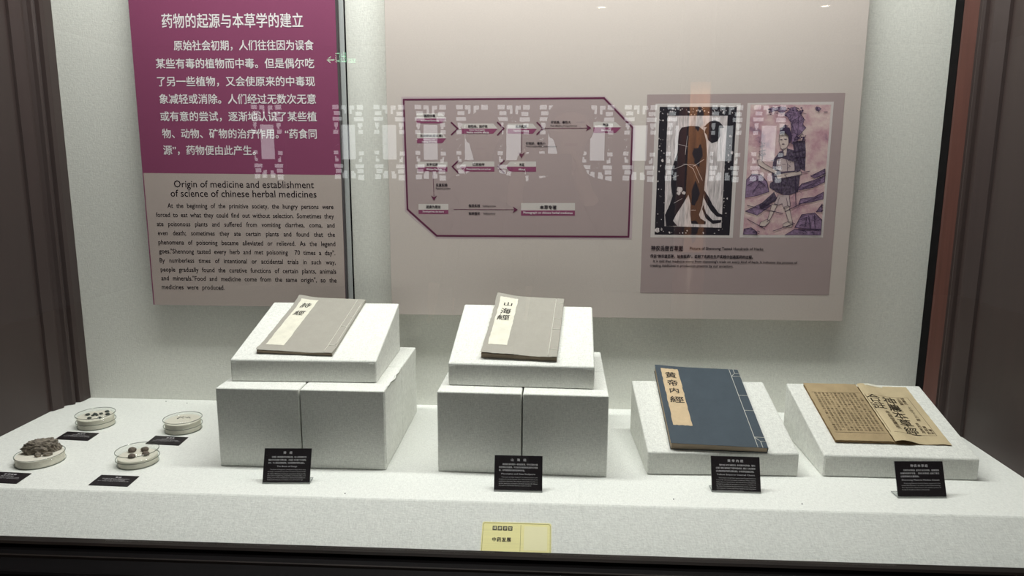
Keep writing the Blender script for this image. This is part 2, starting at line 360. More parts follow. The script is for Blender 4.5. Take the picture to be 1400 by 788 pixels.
# dark wooden sill and the glass standing on it
sill = [(-0.6612, -0.0480), (-0.665, -0.0462), (-0.680, -0.0466), (-0.684, -0.0500), (-0.6845, -0.0560), (-0.688, -0.0600), (-0.6985, -0.0638), (-0.6995, -0.0615), (-0.7030, -0.0620), (-0.7045, -0.0660), (-0.7315, -0.0760), (-0.7350, -0.0745), (-0.7390, -0.0780),
        (-0.7410, -0.0860), (-0.7960, -0.1150), (-0.8010, -0.15), (-0.8010, -0.22), (-0.6612, -0.22)]
s0 = structure(extrude_profile('trim_6', sill, 'x', SL - 0.16, SR + 0.16, [SILLWOOD, BLACKWOOD]))
for p in s0.data.polygons:
    if (p.center.z < -0.0505 or p.center.y < -0.683) and not (-0.704 < p.center.y < -0.699 and p.center.z > -0.064): p.material_index = 1
structure(box('trim_7', SL - 0.16, SR + 0.16, -0.776, -0.6612, BOT, -0.2205, BLACKWOOD))     # panelled base under the sill
structure(box('trim_8', SL - 0.16, SL - 0.0005, -0.74, GY + 0.02, -0.0458, CASE_TOP + 0.12, SILLWOOD, bev=0.004))   # stiles and head of the glass front
structure(box('trim_9', SR + 0.0005, SR + 0.16, -0.74, GY + 0.02, -0.0458, CASE_TOP + 0.12, SILLWOOD, bev=0.004))
structure(box('trim_10', SL, SR, -0.74, GY - 0.02, CASE_TOP - 0.06, CASE_TOP + 0.12, SILLWOOD, bev=0.004))
structure(box('window_1', SL, SR, GY - 0.004, GY + 0.004, -0.0460, CASE_TOP - 0.0005, PANE))
# lamp housings
for (yy, wd, lb) in ((-0.45, 0.16, 'long white lamp trough under the roof of the showcase'),):
    t = thing('ceiling_lamp', lb, 'lamp', (-0.05, yy + 0.02, CASE_TOP))
    hb = bmesh.new(); box_bm(-1.08, 1.08, -wd / 2 - 0.012, -wd / 2, -0.055, -0.0005, bm=hb); box_bm(-1.08, 1.08, wd / 2, wd / 2 + 0.012, -0.055, -0.0005, bm=hb)
    bm_obj('housing', hb, mat('lamp_white', (0.75, 0.75, 0.73), 0.5), t)
    box('diffuser', -1.075, 1.075, -wd / 2, wd / 2, -0.036, -0.026, mat('lamp_diffuser', (0.9, 0.9, 0.9), 0.5, emis=WHITE, es=2.0), t)

# ------------------------------------------------------------------ purple text panel (left)
YF = -0.03
tp = thing('text_panel', 'tall wall panel with white Chinese text on purple above English text on taupe', 'wall panel', (-0.7075, 0, 0.277))
def off_parent(o, par): o.location = -par.location; return o      # parts built in case coordinates under a moved empty
def part(o, par): return off_parent(o, par)
bd = part(box('panel_board', -0.9725, -0.4435, YF, -0.0065, 0.2775, CASE_TOP - 0.11, [EDGE], tp, bev=0.0008, seg=1), tp)
part(poly_xz('purple_field', [[(-0.9722, 0.2778), (-0.4440, 0.2778), (-0.4440, CASE_TOP - 0.1105), (-0.9722, CASE_TOP - 0.1105)]], YF - 0.0002, PURPLE, tp), tp)
part(poly_xz('taupe_field', [[(-0.9690, 0.2778), (-0.4445, 0.2778), (-0.4440, 0.6275), (-0.9695, 0.6300)]], YF - 0.0004, ENGLISH, tp), tp)
P0 = Print(); P = Print()
for k, (t, (x0, x1, z0, z1)) in enumerate(LEFT_CN):
    if k == 0: P0.fit(t, x0, x1, z0, z1, 0.010)
    else:
        v, f = glyphs(t, 0.011); a, b, c, d = ext(v)
        P.add([(x0 + (p[0] - a) / (b - a) * (x1 - x0), (z0 + z1) / 2 + (p[1] - 0.385) * 0.0262) for p in v], f, 4)
part(P0.build('chinese_heading', lambda a, b: (a, YF - 0.0006, b), TXTW, tp), tp)
part(P.build('chinese_lettering', lambda a, b: (a, YF - 0.0006, b), TXTW, tp), tp)
P0 = Print(); P = Print()
for k, (t, (x0, x1, z0, c)) in enumerate(LEFT_EN):
    if k < 2: P0.justify(t, x0, x1, z0, c * 1.02, 0.004)
    else: P.justify(t, x0, x1, z0, c * 1.08, 0.008, 0.84)
part(P0.build('english_heading', lambda a, b: (a, YF - 0.0006, b), TXTK, tp), tp)
part(P.build('english_lettering', lambda a, b: (a, YF - 0.0006, b), TXTK, tp), tp)

# ------------------------------------------------------------------ pale pink display board (centre and right)
db = thing('display_board', 'wide pale pink board with a flow diagram and two framed pictures', 'wall panel', (0.2685, 0, 0.2615))
part(box('board_sheet', -0.3205, 0.8560, YF, -0.0065, 0.2612, CASE_TOP - 0.11, BOARD, db, bev=0.0008, seg=1), db)
dg = part(poly_xz('diagram_field', [DIA_BG], YF - 0.0002, HALO, db), db)
def shrink(pts, k):
    cx = sum(p[0] for p in pts) / len(pts); cz = sum(p[1] for p in pts) / len(pts)
    out = []
    for x, z in pts:
        out.append((x - k * (1 if x > cx else -1), z - k * (1 if z > cz else -1)))
    return out
def sub(o): return o          # sub-part keeps its parent's shifted frame
sub(poly_xz('mauve_field', [shrink(DIA_LN, 0.0005)], YF - 0.0004, MAUVE, dg))
sub(poly_xz('diagram_outline', line_poly(DIA_LN, 0.0046, True), YF - 0.0006, DPURPLE, dg))
for (u, d) in BOXES:
    pb = part(poly_xz('diagram_box', [u], YF - 0.0006, GREYBOX, db), db)
    sub(poly_xz('purple_strip', [d], YF - 0.0006, PURPLE, pb))
for c in CHEVRONS: part(poly_xz('chevron', line_poly(c, 0.0036), YF - 0.0008, DPURPLE, db), db)
for st, hd in zip(STEMS, HEADS):
    a = part(poly_xz('arrow', line_poly(st, 0.0011), YF - 0.0008, DPURPLE, db), db)
    sub(poly_xz('arrow_head', [hd], YF - 0.0009, DPURPLE, a))
for (t, (x0, x1, z0, z1), c) in DIA_TX:
    cjk = ord(t[0]) > 0x2000 or ord(t[-1]) > 0x2000
    P = Print(); P.fit(t, x0, x1, z0 - (0 if cjk else 0.0004), z1 + (0.0002 if cjk else 0.0004), 0.022 if cjk else 0.012)
    part(P.build({'k': 'diagram_lettering', 'w': 'strip_lettering', 'c': 'caption_lettering'}[c], lambda a, b: (a, YF - 0.0010, b), TXTW if c == 'w' else TXTK, db), db)
part(poly_xz('picture_field', [[(0.3343, 0.3282), (0.8165, 0.3287), (0.8158, 0.8337), (0.3343, 0.8296)]], YF - 0.0003, MAUVE, db), db)

# the two printed pictures: plain stand-ins of the same size, place and colouring
def to_uv(TLp, TRp, BRp, BLp):
    def f(x, y):
        v = (y - TLp[1]) / (BLp[1] - TLp[1]); l = TLp[0] + (BLp[0] - TLp[0]) * v; r = TRp[0] + (BRp[0] - TRp[0]) * v
        return ((x - l) / (r - l), v)
    return f
def pic(name, bx, uvf, y):
    x0, x1, z0, z1 = bx
    cl = lambda t: min(1.0, max(0.0, t))
    def g(pts): return [(x0 + (x1 - x0) * cl(u), z1 - (z1 - z0) * cl(v)) for u, v in (uvf(*q) for q in pts)]
    return g
BLK = mat('rubbing_black', (0.022, 0.018, 0.026), 0.6, 0.2)
PALE = vary(mat('rubbing_pale', (0.60, 0.53, 0.54), 0.7, 0.2), [(500, 500, 35), (160, 160, 25)], 0.55)
p1 = part(poly_xz('picture', [[(0.3555, 0.4736), (0.5640, 0.4745), (0.5645, 0.8090), (0.3555, 0.8076)]], YF - 0.0005, PHFRAME, db), db)
p1['label'] = 'dark ink rubbing of a bending labourer'
bx1 = (0.3660, 0.5555, 0.4810, 0.8000)
g1 = pic('p1', bx1, to_uv((68, 177), (408, 172), (373, 728), (45, 730)), 0)
sub(poly_xz('dark_ground', [[(bx1[0], bx1[2]), (bx1[1], bx1[2]), (bx1[1], bx1[3]), (bx1[0], bx1[3])]], YF - 0.0006, BLK, p1))
sub(poly_xz('pale_ground', [g1([(103, 215), (368, 214), (352, 440), (338, 697), (88, 692), (92, 480)])], YF - 0.0007, PALE, p1))
body = [(165, 264), (205, 257), (240, 259), (262, 276), (273, 320), (276, 380), (272, 440), (266, 500), (262, 548), (254, 600), (240, 640), (246, 656), (270, 671), (268, 682), (206, 680), (202, 640), (203, 592), (194, 552),
        (168, 596), (140, 640), (126, 668), (144, 690), (96, 692), (90, 642), (112, 596), (124, 560), (117, 510), (119, 450), (133, 405), (147, 370), (149, 320), (153, 284)]
figs = [body]
figs.append([(262 + 4, 285), (270, 268), (292, 252), (318, 250), (334, 270), (336, 296), (322, 322), (298, 330), (280, 316), (276, 296)])     # head
figs.append([(262, 262), (286, 240), (312, 232), (336, 244), (352, 264), (330, 268), (296, 262)])                                          # flat cap
figs.append([(262, 530), (282, 560), (300, 596), (326, 632), (345, 640), (342, 650), (318, 648), (292, 622), (272, 588), (262, 566)])      # arm
figs.append([(258, 596), (272, 634), (300, 664), (338, 662), (336, 674), (300, 680), (270, 656), (254, 616)])                              # tool
sub(poly_xz('labourer', [g1(q) for q in figs], YF - 0.0009, BLK, p1))
rs = random.Random(3); sc = []
def blob(cx, cy, r, n=6, sy=1.0): return [(cx + r * rs.uniform(.5, 1.2) * math.cos(2 * math.pi * k / n), cy + sy * r * rs.uniform(.5, 1.2) * math.sin(2 * math.pi * k / n)) for k in range(n)]
for _ in range(120):
    s_ = rs.random()
    if s_ < .4: x, y = rs.uniform(50, 395), rs.uniform(180, 210)
    elif s_ < .65: x, y = rs.uniform(52, 88), rs.uniform(220, 690)
    elif s_ < .9: x, y = rs.uniform(352, 390), rs.uniform(220, 690); x -= (y - 200) * .06
    else: x, y = rs.uniform(52, 350), rs.uniform(702, 722)
    sc.append(g1(blob(x, y, rs.uniform(1.0, 4.2), 6, rs.uniform(.6, 1.8))))
for (x, y, r) in ((155, 530, 14), (172, 545, 10), (150, 548, 9), (57, 710, 12), (80, 405, 7), (386, 370, 8), (378, 300, 6)): sc.append(g1(blob(x, y, r, 9)))
for seg in ([(150, 335), (190, 345)], [(135, 440), (185, 420), (215, 440), (240, 500)], [(170, 420), (225, 425), (255, 490)], [(190, 300), (180, 380)], [(262, 400), (215, 430)], [(120, 480), (150, 470)], [(130, 590), (165, 570)], [(205, 620), (225, 620)]):
    sc += [g1(q) for q in line_poly(seg, 1.6)]
sub(poly_xz('white_scratches', sc, YF - 0.0011, PALE, p1))

p2 = part(poly_xz('picture', [[(0.5811, 0.4755), (0.7897, 0.4775), (0.7899, 0.8128), (0.5811, 0.8093)]], YF - 0.0005, PHFRAME, db), db)
p2['label'] = 'pink and violet painting of a herb gatherer on rocks'
bx2 = (0.5890, 0.7840, 0.4830, 0.8055)
g2 = pic('p2', bx2, to_uv((78, 70), (482, 68), (432, 720), (38, 720)), 0)
pg = bpy.data.materials.new('pink_wash'); pg.use_nodes = True
N, L = pg.node_tree.nodes, pg.node_tree.links
tcn = N.new('ShaderNodeTexCoord'); nz = N.new('ShaderNodeTexNoise'); nz.inputs['Scale'].default_value = 22; nz.inputs['Detail'].default_value = 6; nz.inputs['Roughness'].default_value = 0.68
cr = N.new('ShaderNodeValToRGB'); cr.color_ramp.elements[0].position = 0.30; cr.color_ramp.elements[0].color = (0.26, 0.15, 0.22, 1); cr.color_ramp.elements[1].position = 0.72; cr.color_ramp.elements[1].color = (0.74, 0.62, 0.56, 1)
for pos, cc in ((0.42, (0.50, 0.285, 0.33, 1)), (0.54, (0.61, 0.42, 0.43, 1))):
    el = cr.color_ramp.elements.new(pos); el.color = cc
L.new(tcn.outputs['Object'], nz.inputs['Vector']); L.new(nz.outputs['Fac'], cr.inputs[0]); L.new(cr.outputs[0], N['Principled BSDF'].inputs['Base Color']); N['Principled BSDF'].inputs['Roughness'].default_value = 0.6
ROCK = vary(mat('violet_wash', (0.25, 0.165, 0.27), 0.6, 0.2), [(60, 60, 60), (220, 220, 220)], 0.5)
VLINE = mat('violet_line', (0.055, 0.035, 0.075), 0.6, 0.2)
SKIN = mat('painted_skin', (0.62, 0.50, 0.47), 0.6, 0.2)
CLOAK = vary(mat('painted_cloak', (0.10, 0.075, 0.115), 0.6, 0.2), [(160, 160, 160)], 0.6)
CLOTHP = mat('painted_cloth', (0.56, 0.44, 0.45), 0.6, 0.2)
sub(poly_xz('pink_ground', [[(bx2[0], bx2[2]), (bx2[1], bx2[2]), (bx2[1], bx2[3]), (bx2[0], bx2[3])]], YF - 0.0006, pg, p2))
rocks = [[(50, 530), (55, 440), (85, 412), (130, 415), (160, 450), (170, 500), (110, 520)], [(310, 490), (335, 460), (400, 440), (452, 415), (450, 450), (390, 478), (330, 490)], [(320, 560), (330, 535), (400, 525), (444, 500), (442, 535), (380, 552)],
         [(250, 720), (300, 690), (360, 690), (432, 690), (432, 718)], [(38, 718), (45, 690), (80, 684), (108, 705), (110, 718)], [(300, 680), (335, 615), (400, 605), (436, 640), (433, 688), (340, 686)], [(50, 600), (130, 560), (180, 570), (110, 620)], [(380, 420), (452, 384), (452, 410), (400, 432)], [(408, 600), (438, 560), (437, 600)]]
sub(poly_xz('rocks', [g2(q) for q in rocks], YF - 0.0007, ROCK, p2))
tree = [blob(300, 120, 46, 12, .8), blob(320, 165, 36, 12, 1.3), blob(230, 92, 34, 11, .5), blob(190, 95, 22, 9, .6), blob(415, 90, 14, 9, 1.1), [(278, 120), (318, 120), (312, 262), (284, 262)]]
sub(poly_xz('tree', [g2(q) for q in tree], YF - 0.0008, ROCK, p2))
sub(poly_xz('basket', [g2([(288, 250), (352, 244), (356, 300), (352, 396), (318, 380), (296, 300)])], YF - 0.0009, CLOAK, p2))
figp = [[(192, 342), (222, 300), (262, 284), (312, 296), (334, 350), (326, 420), (318, 500), (262, 520), (200, 500), (184, 420)], [(120, 570), (196, 500), (214, 540), (130, 590)], blob(192, 470, 26, 10), blob(280, 480, 34, 11)]
sub(poly_xz('cloak', [g2(q) for q in figp], YF - 0.0010, CLOAK, p2))
lite = [[(196, 560), (216, 516), (272, 516), (278, 572), (244, 584), (236, 560), (220, 566)], [(208, 340), (232, 330), (300, 350), (300, 395), (230, 400), (206, 384)]]
sub(poly_xz('tunic', [g2(q) for q in lite], YF - 0.0011, CLOTHP, p2))
skin = [[(222, 214), (250, 206), (268, 222), (268, 262), (256, 284), (240, 292), (228, 282), (220, 250)], [(240, 286), (262, 280), (258, 318), (244, 322)], [(110, 342), (128, 340), (150, 362), (212, 396), (206, 412), (146, 384), (116, 366)], [(206, 414), (300, 398), (332, 396), (334, 412), (300, 420), (214, 436)],
        [(184, 562), (212, 566), (176, 640), (160, 652)], [(160, 640), (176, 650), (150, 676), (122, 674), (126, 656)], [(246, 576), (270, 570), (286, 640), (290, 662), (270, 656)], [(268, 650), (292, 656), (284, 680), (240, 676), (240, 662)]]
sub(poly_xz('figure_skin', [g2(q) for q in skin], YF - 0.0012, SKIN, p2))
hair = [[(222, 214), (224, 184), (246, 176), (272, 182), (282, 214), (278, 256), (270, 258), (268, 222), (250, 206)], [(236, 176), (252, 166), (266, 178)]]
drawn = []
for q in rocks: drawn += line_poly(q, 3.0, True)
for seg in ([(60, 470), (110, 440), (150, 470)], [(90, 500), (120, 460)], [(330, 640), (360, 630), (350, 680)], [(370, 620), (380, 684)], [(400, 615), (402, 684)], [(340, 480), (430, 440)], [(60, 570), (240, 610)], [(250, 600), (330, 560), (436, 520)], [(60, 640), (150, 690)], [(190, 700), (300, 660)],
            [(136, 340), (134, 250)], [(120, 300), (152, 292)], [(124, 276), (148, 270)], [(118, 322), (154, 312)], [(302, 420), (306, 575)], [(120, 585), (190, 520)], [(140, 580), (210, 530)], [(334, 404), (374, 396)], [(296, 250), (300, 300), (330, 380)], [(310, 250), (340, 380)], [(330, 250), (350, 380)],
            [(290, 300), (352, 290)], [(296, 330), (354, 320)], [(300, 235), (310, 215)], [(320, 236), (332, 214)], [(340, 238), (355, 220)], [(228, 240), (236, 240)], [(248, 238), (258, 238)], [(236, 262), (246, 262)], [(420, 105), (410, 84)], [(445, 105), (462, 105)]):
    drawn += line_poly(seg, 3.2)
for q in skin: drawn += line_poly(q, 1.8, True)
for q in lite: drawn += line_poly(q, 1.8, True)
for q in tree: drawn += line_poly(q, 2.2, True)
for _ in range(70):
    q0 = rocks[rs.randrange(len(rocks))]; cx = sum(p[0] for p in q0) / len(q0); cy = sum(p[1] for p in q0) / len(q0); a = rs.choice(q0); t_ = rs.uniform(.2, .85)
    x, y = cx + (a[0] - cx) * t_, cy + (a[1] - cy) * t_; d_ = rs.uniform(-.5, .1)
    drawn += line_poly([(x, y), (x + 13 * math.cos(d_), y + 13 * math.sin(d_)), (x + 22 * math.cos(d_ + .4), y + 22 * math.sin(d_ + .4))], rs.uniform(1.0, 2.4))
for _ in range(46):
    x, y = rs.uniform(190, 330), rs.uniform(300, 510); a = rs.uniform(0, 3.1)
    drawn += line_poly([(x, y), (x + 16 * math.cos(a), y + 16 * math.sin(a))], 2.0)
for _ in range(26): drawn.append(blob(rs.uniform(165, 345), 84 + abs(rs.gauss(0, 22)), rs.uniform(3, 8), 7, .7))
for _ in range(14): drawn.append(blob(135 + rs.uniform(-14, 14), rs.uniform(250, 325), rs.uniform(2.5, 5), 6, .6))
for _ in range(18): drawn.append(blob(rs.uniform(290, 352), rs.uniform(226, 246), rs.uniform(3, 7), 7, .9))
for (x0, y0, x1, y1, dx) in ((225, 330, 215, 400, -6), (250, 320, 262, 395, 5), (282, 310, 300, 392, 6), (200, 430, 190, 495, -8), (236, 430, 232, 512, -3), (268, 428, 276, 512, 4), (300, 424, 308, 498, 6), (222, 530, 214, 560, -2), (256, 530, 262, 572, 2)):
    drawn += line_poly([(x0, y0), ((x0 + x1) / 2 + dx, (y0 + y1) / 2), (x1, y1)], 2.2)
for _ in range(40):
    x, y = rs.uniform(265, 345), rs.uniform(85, 225); a = rs.uniform(0, 3.1)
    drawn += line_poly([(x, y), (x + 12 * math.cos(a), y + 12 * math.sin(a))], 2.0)
sub(poly_xz('dark_linework', [g2(q) for q in drawn + hair], YF - 0.0014, VLINE, p2))

# ------------------------------------------------------------------ cloth covered blocks and sloping book stands
def soft_box(name, x0, x1, y0, y1, z0, z1, m, parent, bev=0.0035):
    return box(name, x0, x1, y0, y1, z0, z1, m, parent, bev, 3)
def block(loc, rz, w, d, h, label, fold=None, group='linen blocks under the stands'):
    t = thing('linen_block', label, 'plinth block', loc, rz, group)
    soft_box('block_cover', -w / 2, w / 2, 0, d, 0, h, CLOTH, t)
    if fold == 'right':      # gift-wrap folds of the cloth on the right face
        b = bmesh.new(); x = w / 2; th = 0.0012
        for tri in ([(0.004, h - 0.003), (0.09, 0.055), (0.004, 0.012)], [(0.004, 0.012), (0.09, 0.055), (0.16, 0.004)]):
            a = [b.verts.new((x + 0.0001, p[0], p[1])) for p in tri]; c = [b.verts.new((x + th * (0.6 if k == 1 else 1), p[0], p[1])) for k, p in enumerate(tri)]
            b.faces.new(a); b.faces.new(c)
            for i in range(3): b.faces.new((a[i], a[(i + 1) % 3], c[(i + 1) % 3], c[i]))
        bm_obj('cloth_fold', b, CLOTH, t)
        # loose hem of the covering along the top edge
        b = bmesh.new(); n = 14; ring = []
        for i in range(n + 1):
            s = i / n; y = 0.03 + s * (d - 0.012 - 0.03); x = w / 2 - 0.004 + 0.0045 * math.sin(s * math.pi) + 0.0018 * math.sin(s * 17)
            ring.append([b.verts.new((x - 0.002, y, h - 0.001)), b.verts.new((x + 0.0012, y, h + 0.0016)), b.verts.new((x + 0.003, y, h - 0.003))])
        for i in range(n):
            for k in range(3): b.faces.new((ring[i][k], ring[i][(k + 1) % 3], ring[i + 1][(k + 1) % 3], ring[i + 1][k]))
        bm_obj('loose_hem', b, CLOTH, t, True)
    return t
def rotp(cx, cy, a, lx, ly): return (cx + math.cos(a) * lx - math.sin(a) * ly, cy + math.sin(a) * lx + math.cos(a) * ly)
def four(cx, cy, a, w, h, d, where, back_dx=0.0):
    bw = (w - 0.0028) / 2
    for side, lx in (('left', -w / 4 - 0.0007), ('right', w / 4 + 0.0007)):
        for row, ly, dd in (('front', 0.0, d / 2 - 0.0006), ('rear', d / 2 + 0.0006, d / 2 - 0.001)):
            x, y = rotp(cx, cy, a, lx + (back_dx if row == 'rear' else 0), ly)
            hh = h if row == 'front' else h - 0.0002
            block((x, y, 0.0), a, bw, dd, hh, 'white linen block, %s %s of four under the %s' % (row, side, where), 'right' if (side == 'right' and row == 'front' and a > -0.01) else None)
B1H, B2H = 0.179, 0.1808
four(-0.4365, -0.4296, -0.0003, 0.368, B1H, 0.372, 'left grey book')
four(0.0427, -0.4322, -0.0212, 0.3637, B2H, 0.358, 'middle grey book')

STANDS = {1: (-.444, -.3773, .022, .325, .284, .0498, .1240, B1H), 2: (.0376, -.3889, -.031, .3168, .25, .0496, .1315, B2H),
          3: (.4735, -.412, .033, .3225, .2548, .0511, .1318, 0.0), 4: (.849, -.4038, -.006, .3222, .270, .0479, .1236, 0.0)}
def stand(k, label):
    x, y, a, w, d, hf, hb, z0 = STANDS[k]
    t = thing('book_stand', label, 'book stand', (x, y, z0 + 0.0002), a, 'sloping linen book stands')
    b = bmesh.new(); n = 10
    pts = [(0, 0), (d, 0), (d, hb), (0, hf)]
    vl = [b.verts.new((-w / 2, p[0], p[1])) for p in pts]; vr = [b.verts.new((w / 2, p[0], p[1])) for p in pts]
    b.faces.new(vl); b.faces.new(vr)
    for i in range(4): b.faces.new((vl[i], vl[(i + 1) % 4], vr[(i + 1) % 4], vr[i]))
    bmesh.ops.bevel(b, geom=list(b.edges), offset=0.004, segments=3, affect='EDGES', profile=0.6)
    bm_obj('stand_cover', b, CLOTH, t)
    # folded cloth corners at the two ends of the front face
    for s in (-1, 1):
        b = bmesh.new(); tri = [(s * (w / 2 - 0.0035), 0.004), (s * (w / 2 - 0.0035), hf - 0.006), (s * (w / 2 - 0.016), hf - 0.005), (s * (w / 2 - 0.009), 0.02)]
        q0 = [b.verts.new((p[0], -0.0001, p[1])) for p in tri]; q1 = [b.verts.new((p[0], -0.0014 if i < 2 else -0.0006, p[1])) for i, p in enumerate(tri)]
        b.faces.new(q0); b.faces.new(q1)
        for i in range(4): b.faces.new((q0[i], q0[(i + 1) % 4], q1[(i + 1) % 4], q1[i]))
        bm_obj('cloth_fold', b, CLOTH, t)
    return t
stand(1, 'sloping white linen stand raised on blocks at left under the thin grey book')
stand(2, 'sloping white linen stand raised on blocks at centre under the thicker grey book')
stand(3, 'low sloping white linen stand under the dark blue book')
stand(4, 'low sloping white linen stand under the open yellowed book')
def slope_frame(k, cx, cy, rot):
    x, y, a, w, d, hf, hb, z0 = STANDS[k]; ca, sa = math.cos(a), math.sin(a); ln = math.hypot(d, hb - hf)
    ex = Vector((ca, sa, 0)); ey = Vector((-sa * d, ca * d, hb - hf)) / ln; ez = ex.cross(ey)
    o = Vector((x, y, z0 + hf + 0.0003)) + ex * cx + ey * cy
    e1 = ex * math.cos(rot) + ey * math.sin(rot); e2 = -ex * math.sin(rot) + ey * math.cos(rot)
    return Matrix(((e1.x, e2.x, ez.x, o.x), (e1.y, e2.y, ez.y, o.y), (e1.z, e2.z, ez.z, o.z), (0, 0, 0, 1)))

# ------------------------------------------------------------------ thread-bound books
def sheet(name, x0, x1, y0, y1, H, th, m, parent, nx=20, ny=24, jag=0.0, seed=1):
    """a sheet with thickness th lying on the height function H(x, y)"""
    rr = random.Random(seed); b = bmesh.new(); top = []; bot = []
    for j in range(ny + 1):
        rt = []; rb = []
        for i in range(nx + 1):
            x = x0 + (x1 - x0) * i / nx; y = y0 + (y1 - y0) * j / ny
            if jag:
                if j in (0, ny): y += rr.uniform(-jag, jag)
                if i in (0, nx): x += rr.uniform(-jag, jag)
            z = H(x, y); rt.append(b.verts.new((x, y, z + th))); rb.append(b.verts.new((x, y, z)))
        top.append(rt); bot.append(rb)
    for j in range(ny):
        for i in range(nx):
            b.faces.new((top[j][i], top[j][i + 1], top[j + 1][i + 1], top[j + 1][i])); b.faces.new((bot[j][i], bot[j + 1][i], bot[j + 1][i + 1], bot[j][i + 1]))
    for i in range(nx):
        b.faces.new((top[0][i + 1], top[0][i], bot[0][i], bot[0][i + 1])); b.faces.new((top[ny][i], top[ny][i + 1], bot[ny][i + 1], bot[ny][i]))
    for j in range(ny):
        b.faces.new((top[j][0], top[j + 1][0], bot[j + 1][0], bot[j][0])); b.faces.new((top[j + 1][nx], top[j][nx], bot[j][nx], bot[j + 1][nx]))
    return bm_obj(name, b, m, parent, False)
def solid_under(name, x0, x1, y0, y1, H, z0, m, parent, nx=16, ny=16):
    b = bmesh.new(); top = [[b.verts.new((x0 + (x1 - x0) * i / nx, y0 + (y1 - y0) * j / ny, H(x0 + (x1 - x0) * i / nx, y0 + (y1 - y0) * j / ny))) for i in range(nx + 1)] for j in range(ny + 1)]
    bot = [[b.verts.new((v.co.x, v.co.y, z0)) for v in row] for row in top]
    for j in range(ny):
        for i in range(nx):
            b.faces.new((top[j][i], top[j][i + 1], top[j + 1][i + 1], top[j + 1][i])); b.faces.new((bot[j][i], bot[j + 1][i], bot[j + 1][i + 1], bot[j][i + 1]))
    for i in range(nx):
        b.faces.new((top[0][i + 1], top[0][i], bot[0][i], bot[0][i + 1])); b.faces.new((top[ny][i], top[ny][i + 1], bot[ny][i + 1], bot[ny][i]))
    for j in range(ny):
        b.faces.new((top[j][0], top[j + 1][0], bot[j + 1][0], bot[j][0])); b.faces.new((top[j + 1][nx], top[j][nx], bot[j][nx], bot[j + 1][nx]))
    return bm_obj(name, b, m, parent)
def ribbon(name, lines, H, wd, m, parent, lift=0.0012):
    b = bmesh.new()
    for (p, q) in lines:
        p = Vector(p); q = Vector(q); n = max(2, int((q - p).length / 0.012)); d = (q - p).normalized(); s = Vector((-d.y, d.x)) * wd / 2
        prev = None
        for i in range(n + 1):
            c = p + (q - p) * i / n; h = H(c.x, c.y)
            ring = [b.verts.new((c.x + s.x, c.y + s.y, h + lift - wd * .25)), b.verts.new((c.x, c.y, h + lift + wd * .35)), b.verts.new((c.x - s.x, c.y - s.y, h + lift - wd * .25))]
            if prev:
                for k in range(3): b.faces.new((prev[k], prev[(k + 1) % 3], ring[(k + 1) % 3], ring[k]))
            else: b.faces.new(ring)
            prev = ring
        b.faces.new(prev)
    return bm_obj(name, b, m, parent, True)
def bound_book(name, label, M, w, h, ts, tl, cover, curls, slip, slipmat, chars, threads, tw=0.0011, wave=0.0, wear=0.0006, seed=1):
    t = frame_thing(name, label, 'book', M, 'thread-bound books on the stands')
    def P0(x, y): return ts + (tl - ts) * min(1, max(0, (w / 2 - x) / w)) ** 0.9
    def H(x, y):
        z = P0(x, y) + 0.0004
        for (cx, cy, r, k) in curls:
            z += k * math.exp(-(((x - cx) / r) ** 2 + ((y - cy) / r) ** 2))
        if wave: z += wave * (0.5 + 0.5 * math.sin((x + w) * 55)) * math.exp(-((y + h / 2) / 0.02) ** 2)
        return z
    box('back_cover', -w / 2, w / 2, -h / 2, h / 2, 0.0, 0.0009, cover, t)
    solid_under('page_block', -w / 2 + 0.0012, w / 2 - 0.0008, -h / 2 + 0.0015, h / 2 - 0.0015, lambda x, y: P0(x, y), 0.0010, PAGES, t)
    sheet('front_cover', -w / 2, w / 2, -h / 2, h / 2, H, 0.0007, cover, t, 26, 34, wear, seed)
    box('spine_edge', w / 2 - 0.0006, w / 2 + 0.0002, -h / 2, h / 2, 0.0009, ts + 0.0004, cover, t)
    u0, u1, v0, v1 = slip; X = lambda u: -w / 2 + u * w; Y = lambda v: h / 2 - v * h
    sl = sheet('title_slip', X(u0), X(u1), Y(v1), Y(v0), lambda x, y: H(x, y) + 0.00075, 0.0003, slipmat, t, 10, 22, 0.0009, seed + 5)
    P = Print()
    for (ch, u, v, cw, chh, off, sh) in chars: P.char(ch, X(u), Y(v), cw, chh, off, sh)
    P.build('brush_title', lambda a, b: (a, b, H(a, b) + 0.0014), INK, sl)
    ribbon('binding_thread', [((X(a), Y(b)), (X(c), Y(d))) for a, b, c, d in threads], H, tw, THREAD, t)
    return t
w, h = 0.175, 0.281
bound_book('grey_book', 'thin grey thread-bound book with two-character cream slip, on the left raised stand', slope_frame(1, -0.019, 0.1635, -0.052), w, h, 0.0062, 0.0072, GREYCOVER,
           [(-w / 2, h / 2, 0.03, 0.006), (-w / 2, -h / 2, 0.022, 0.003)], (0.07, 0.315, 0.06, 0.90), SLIPW,
           [('詩', 0.195, 0.175, 0.024, 0.025, 0.008, 0.12), ('經', 0.185, 0.325, 0.024, 0.025, 0.008, 0.12)],
           [(0.885, 0.005, 0.885, 0.995), (0.885, 0.085, 0.975, 0.085), (0.885, 0.35, 0.975, 0.35), (0.885, 0.54, 0.975, 0.54), (0.885, 0.87, 0.995, 0.87), (0.975, 0.085, 0.975, 0.86)], 0.0018, 0.0018, 0.0008, 2)
w, h = 0.167, 0.265
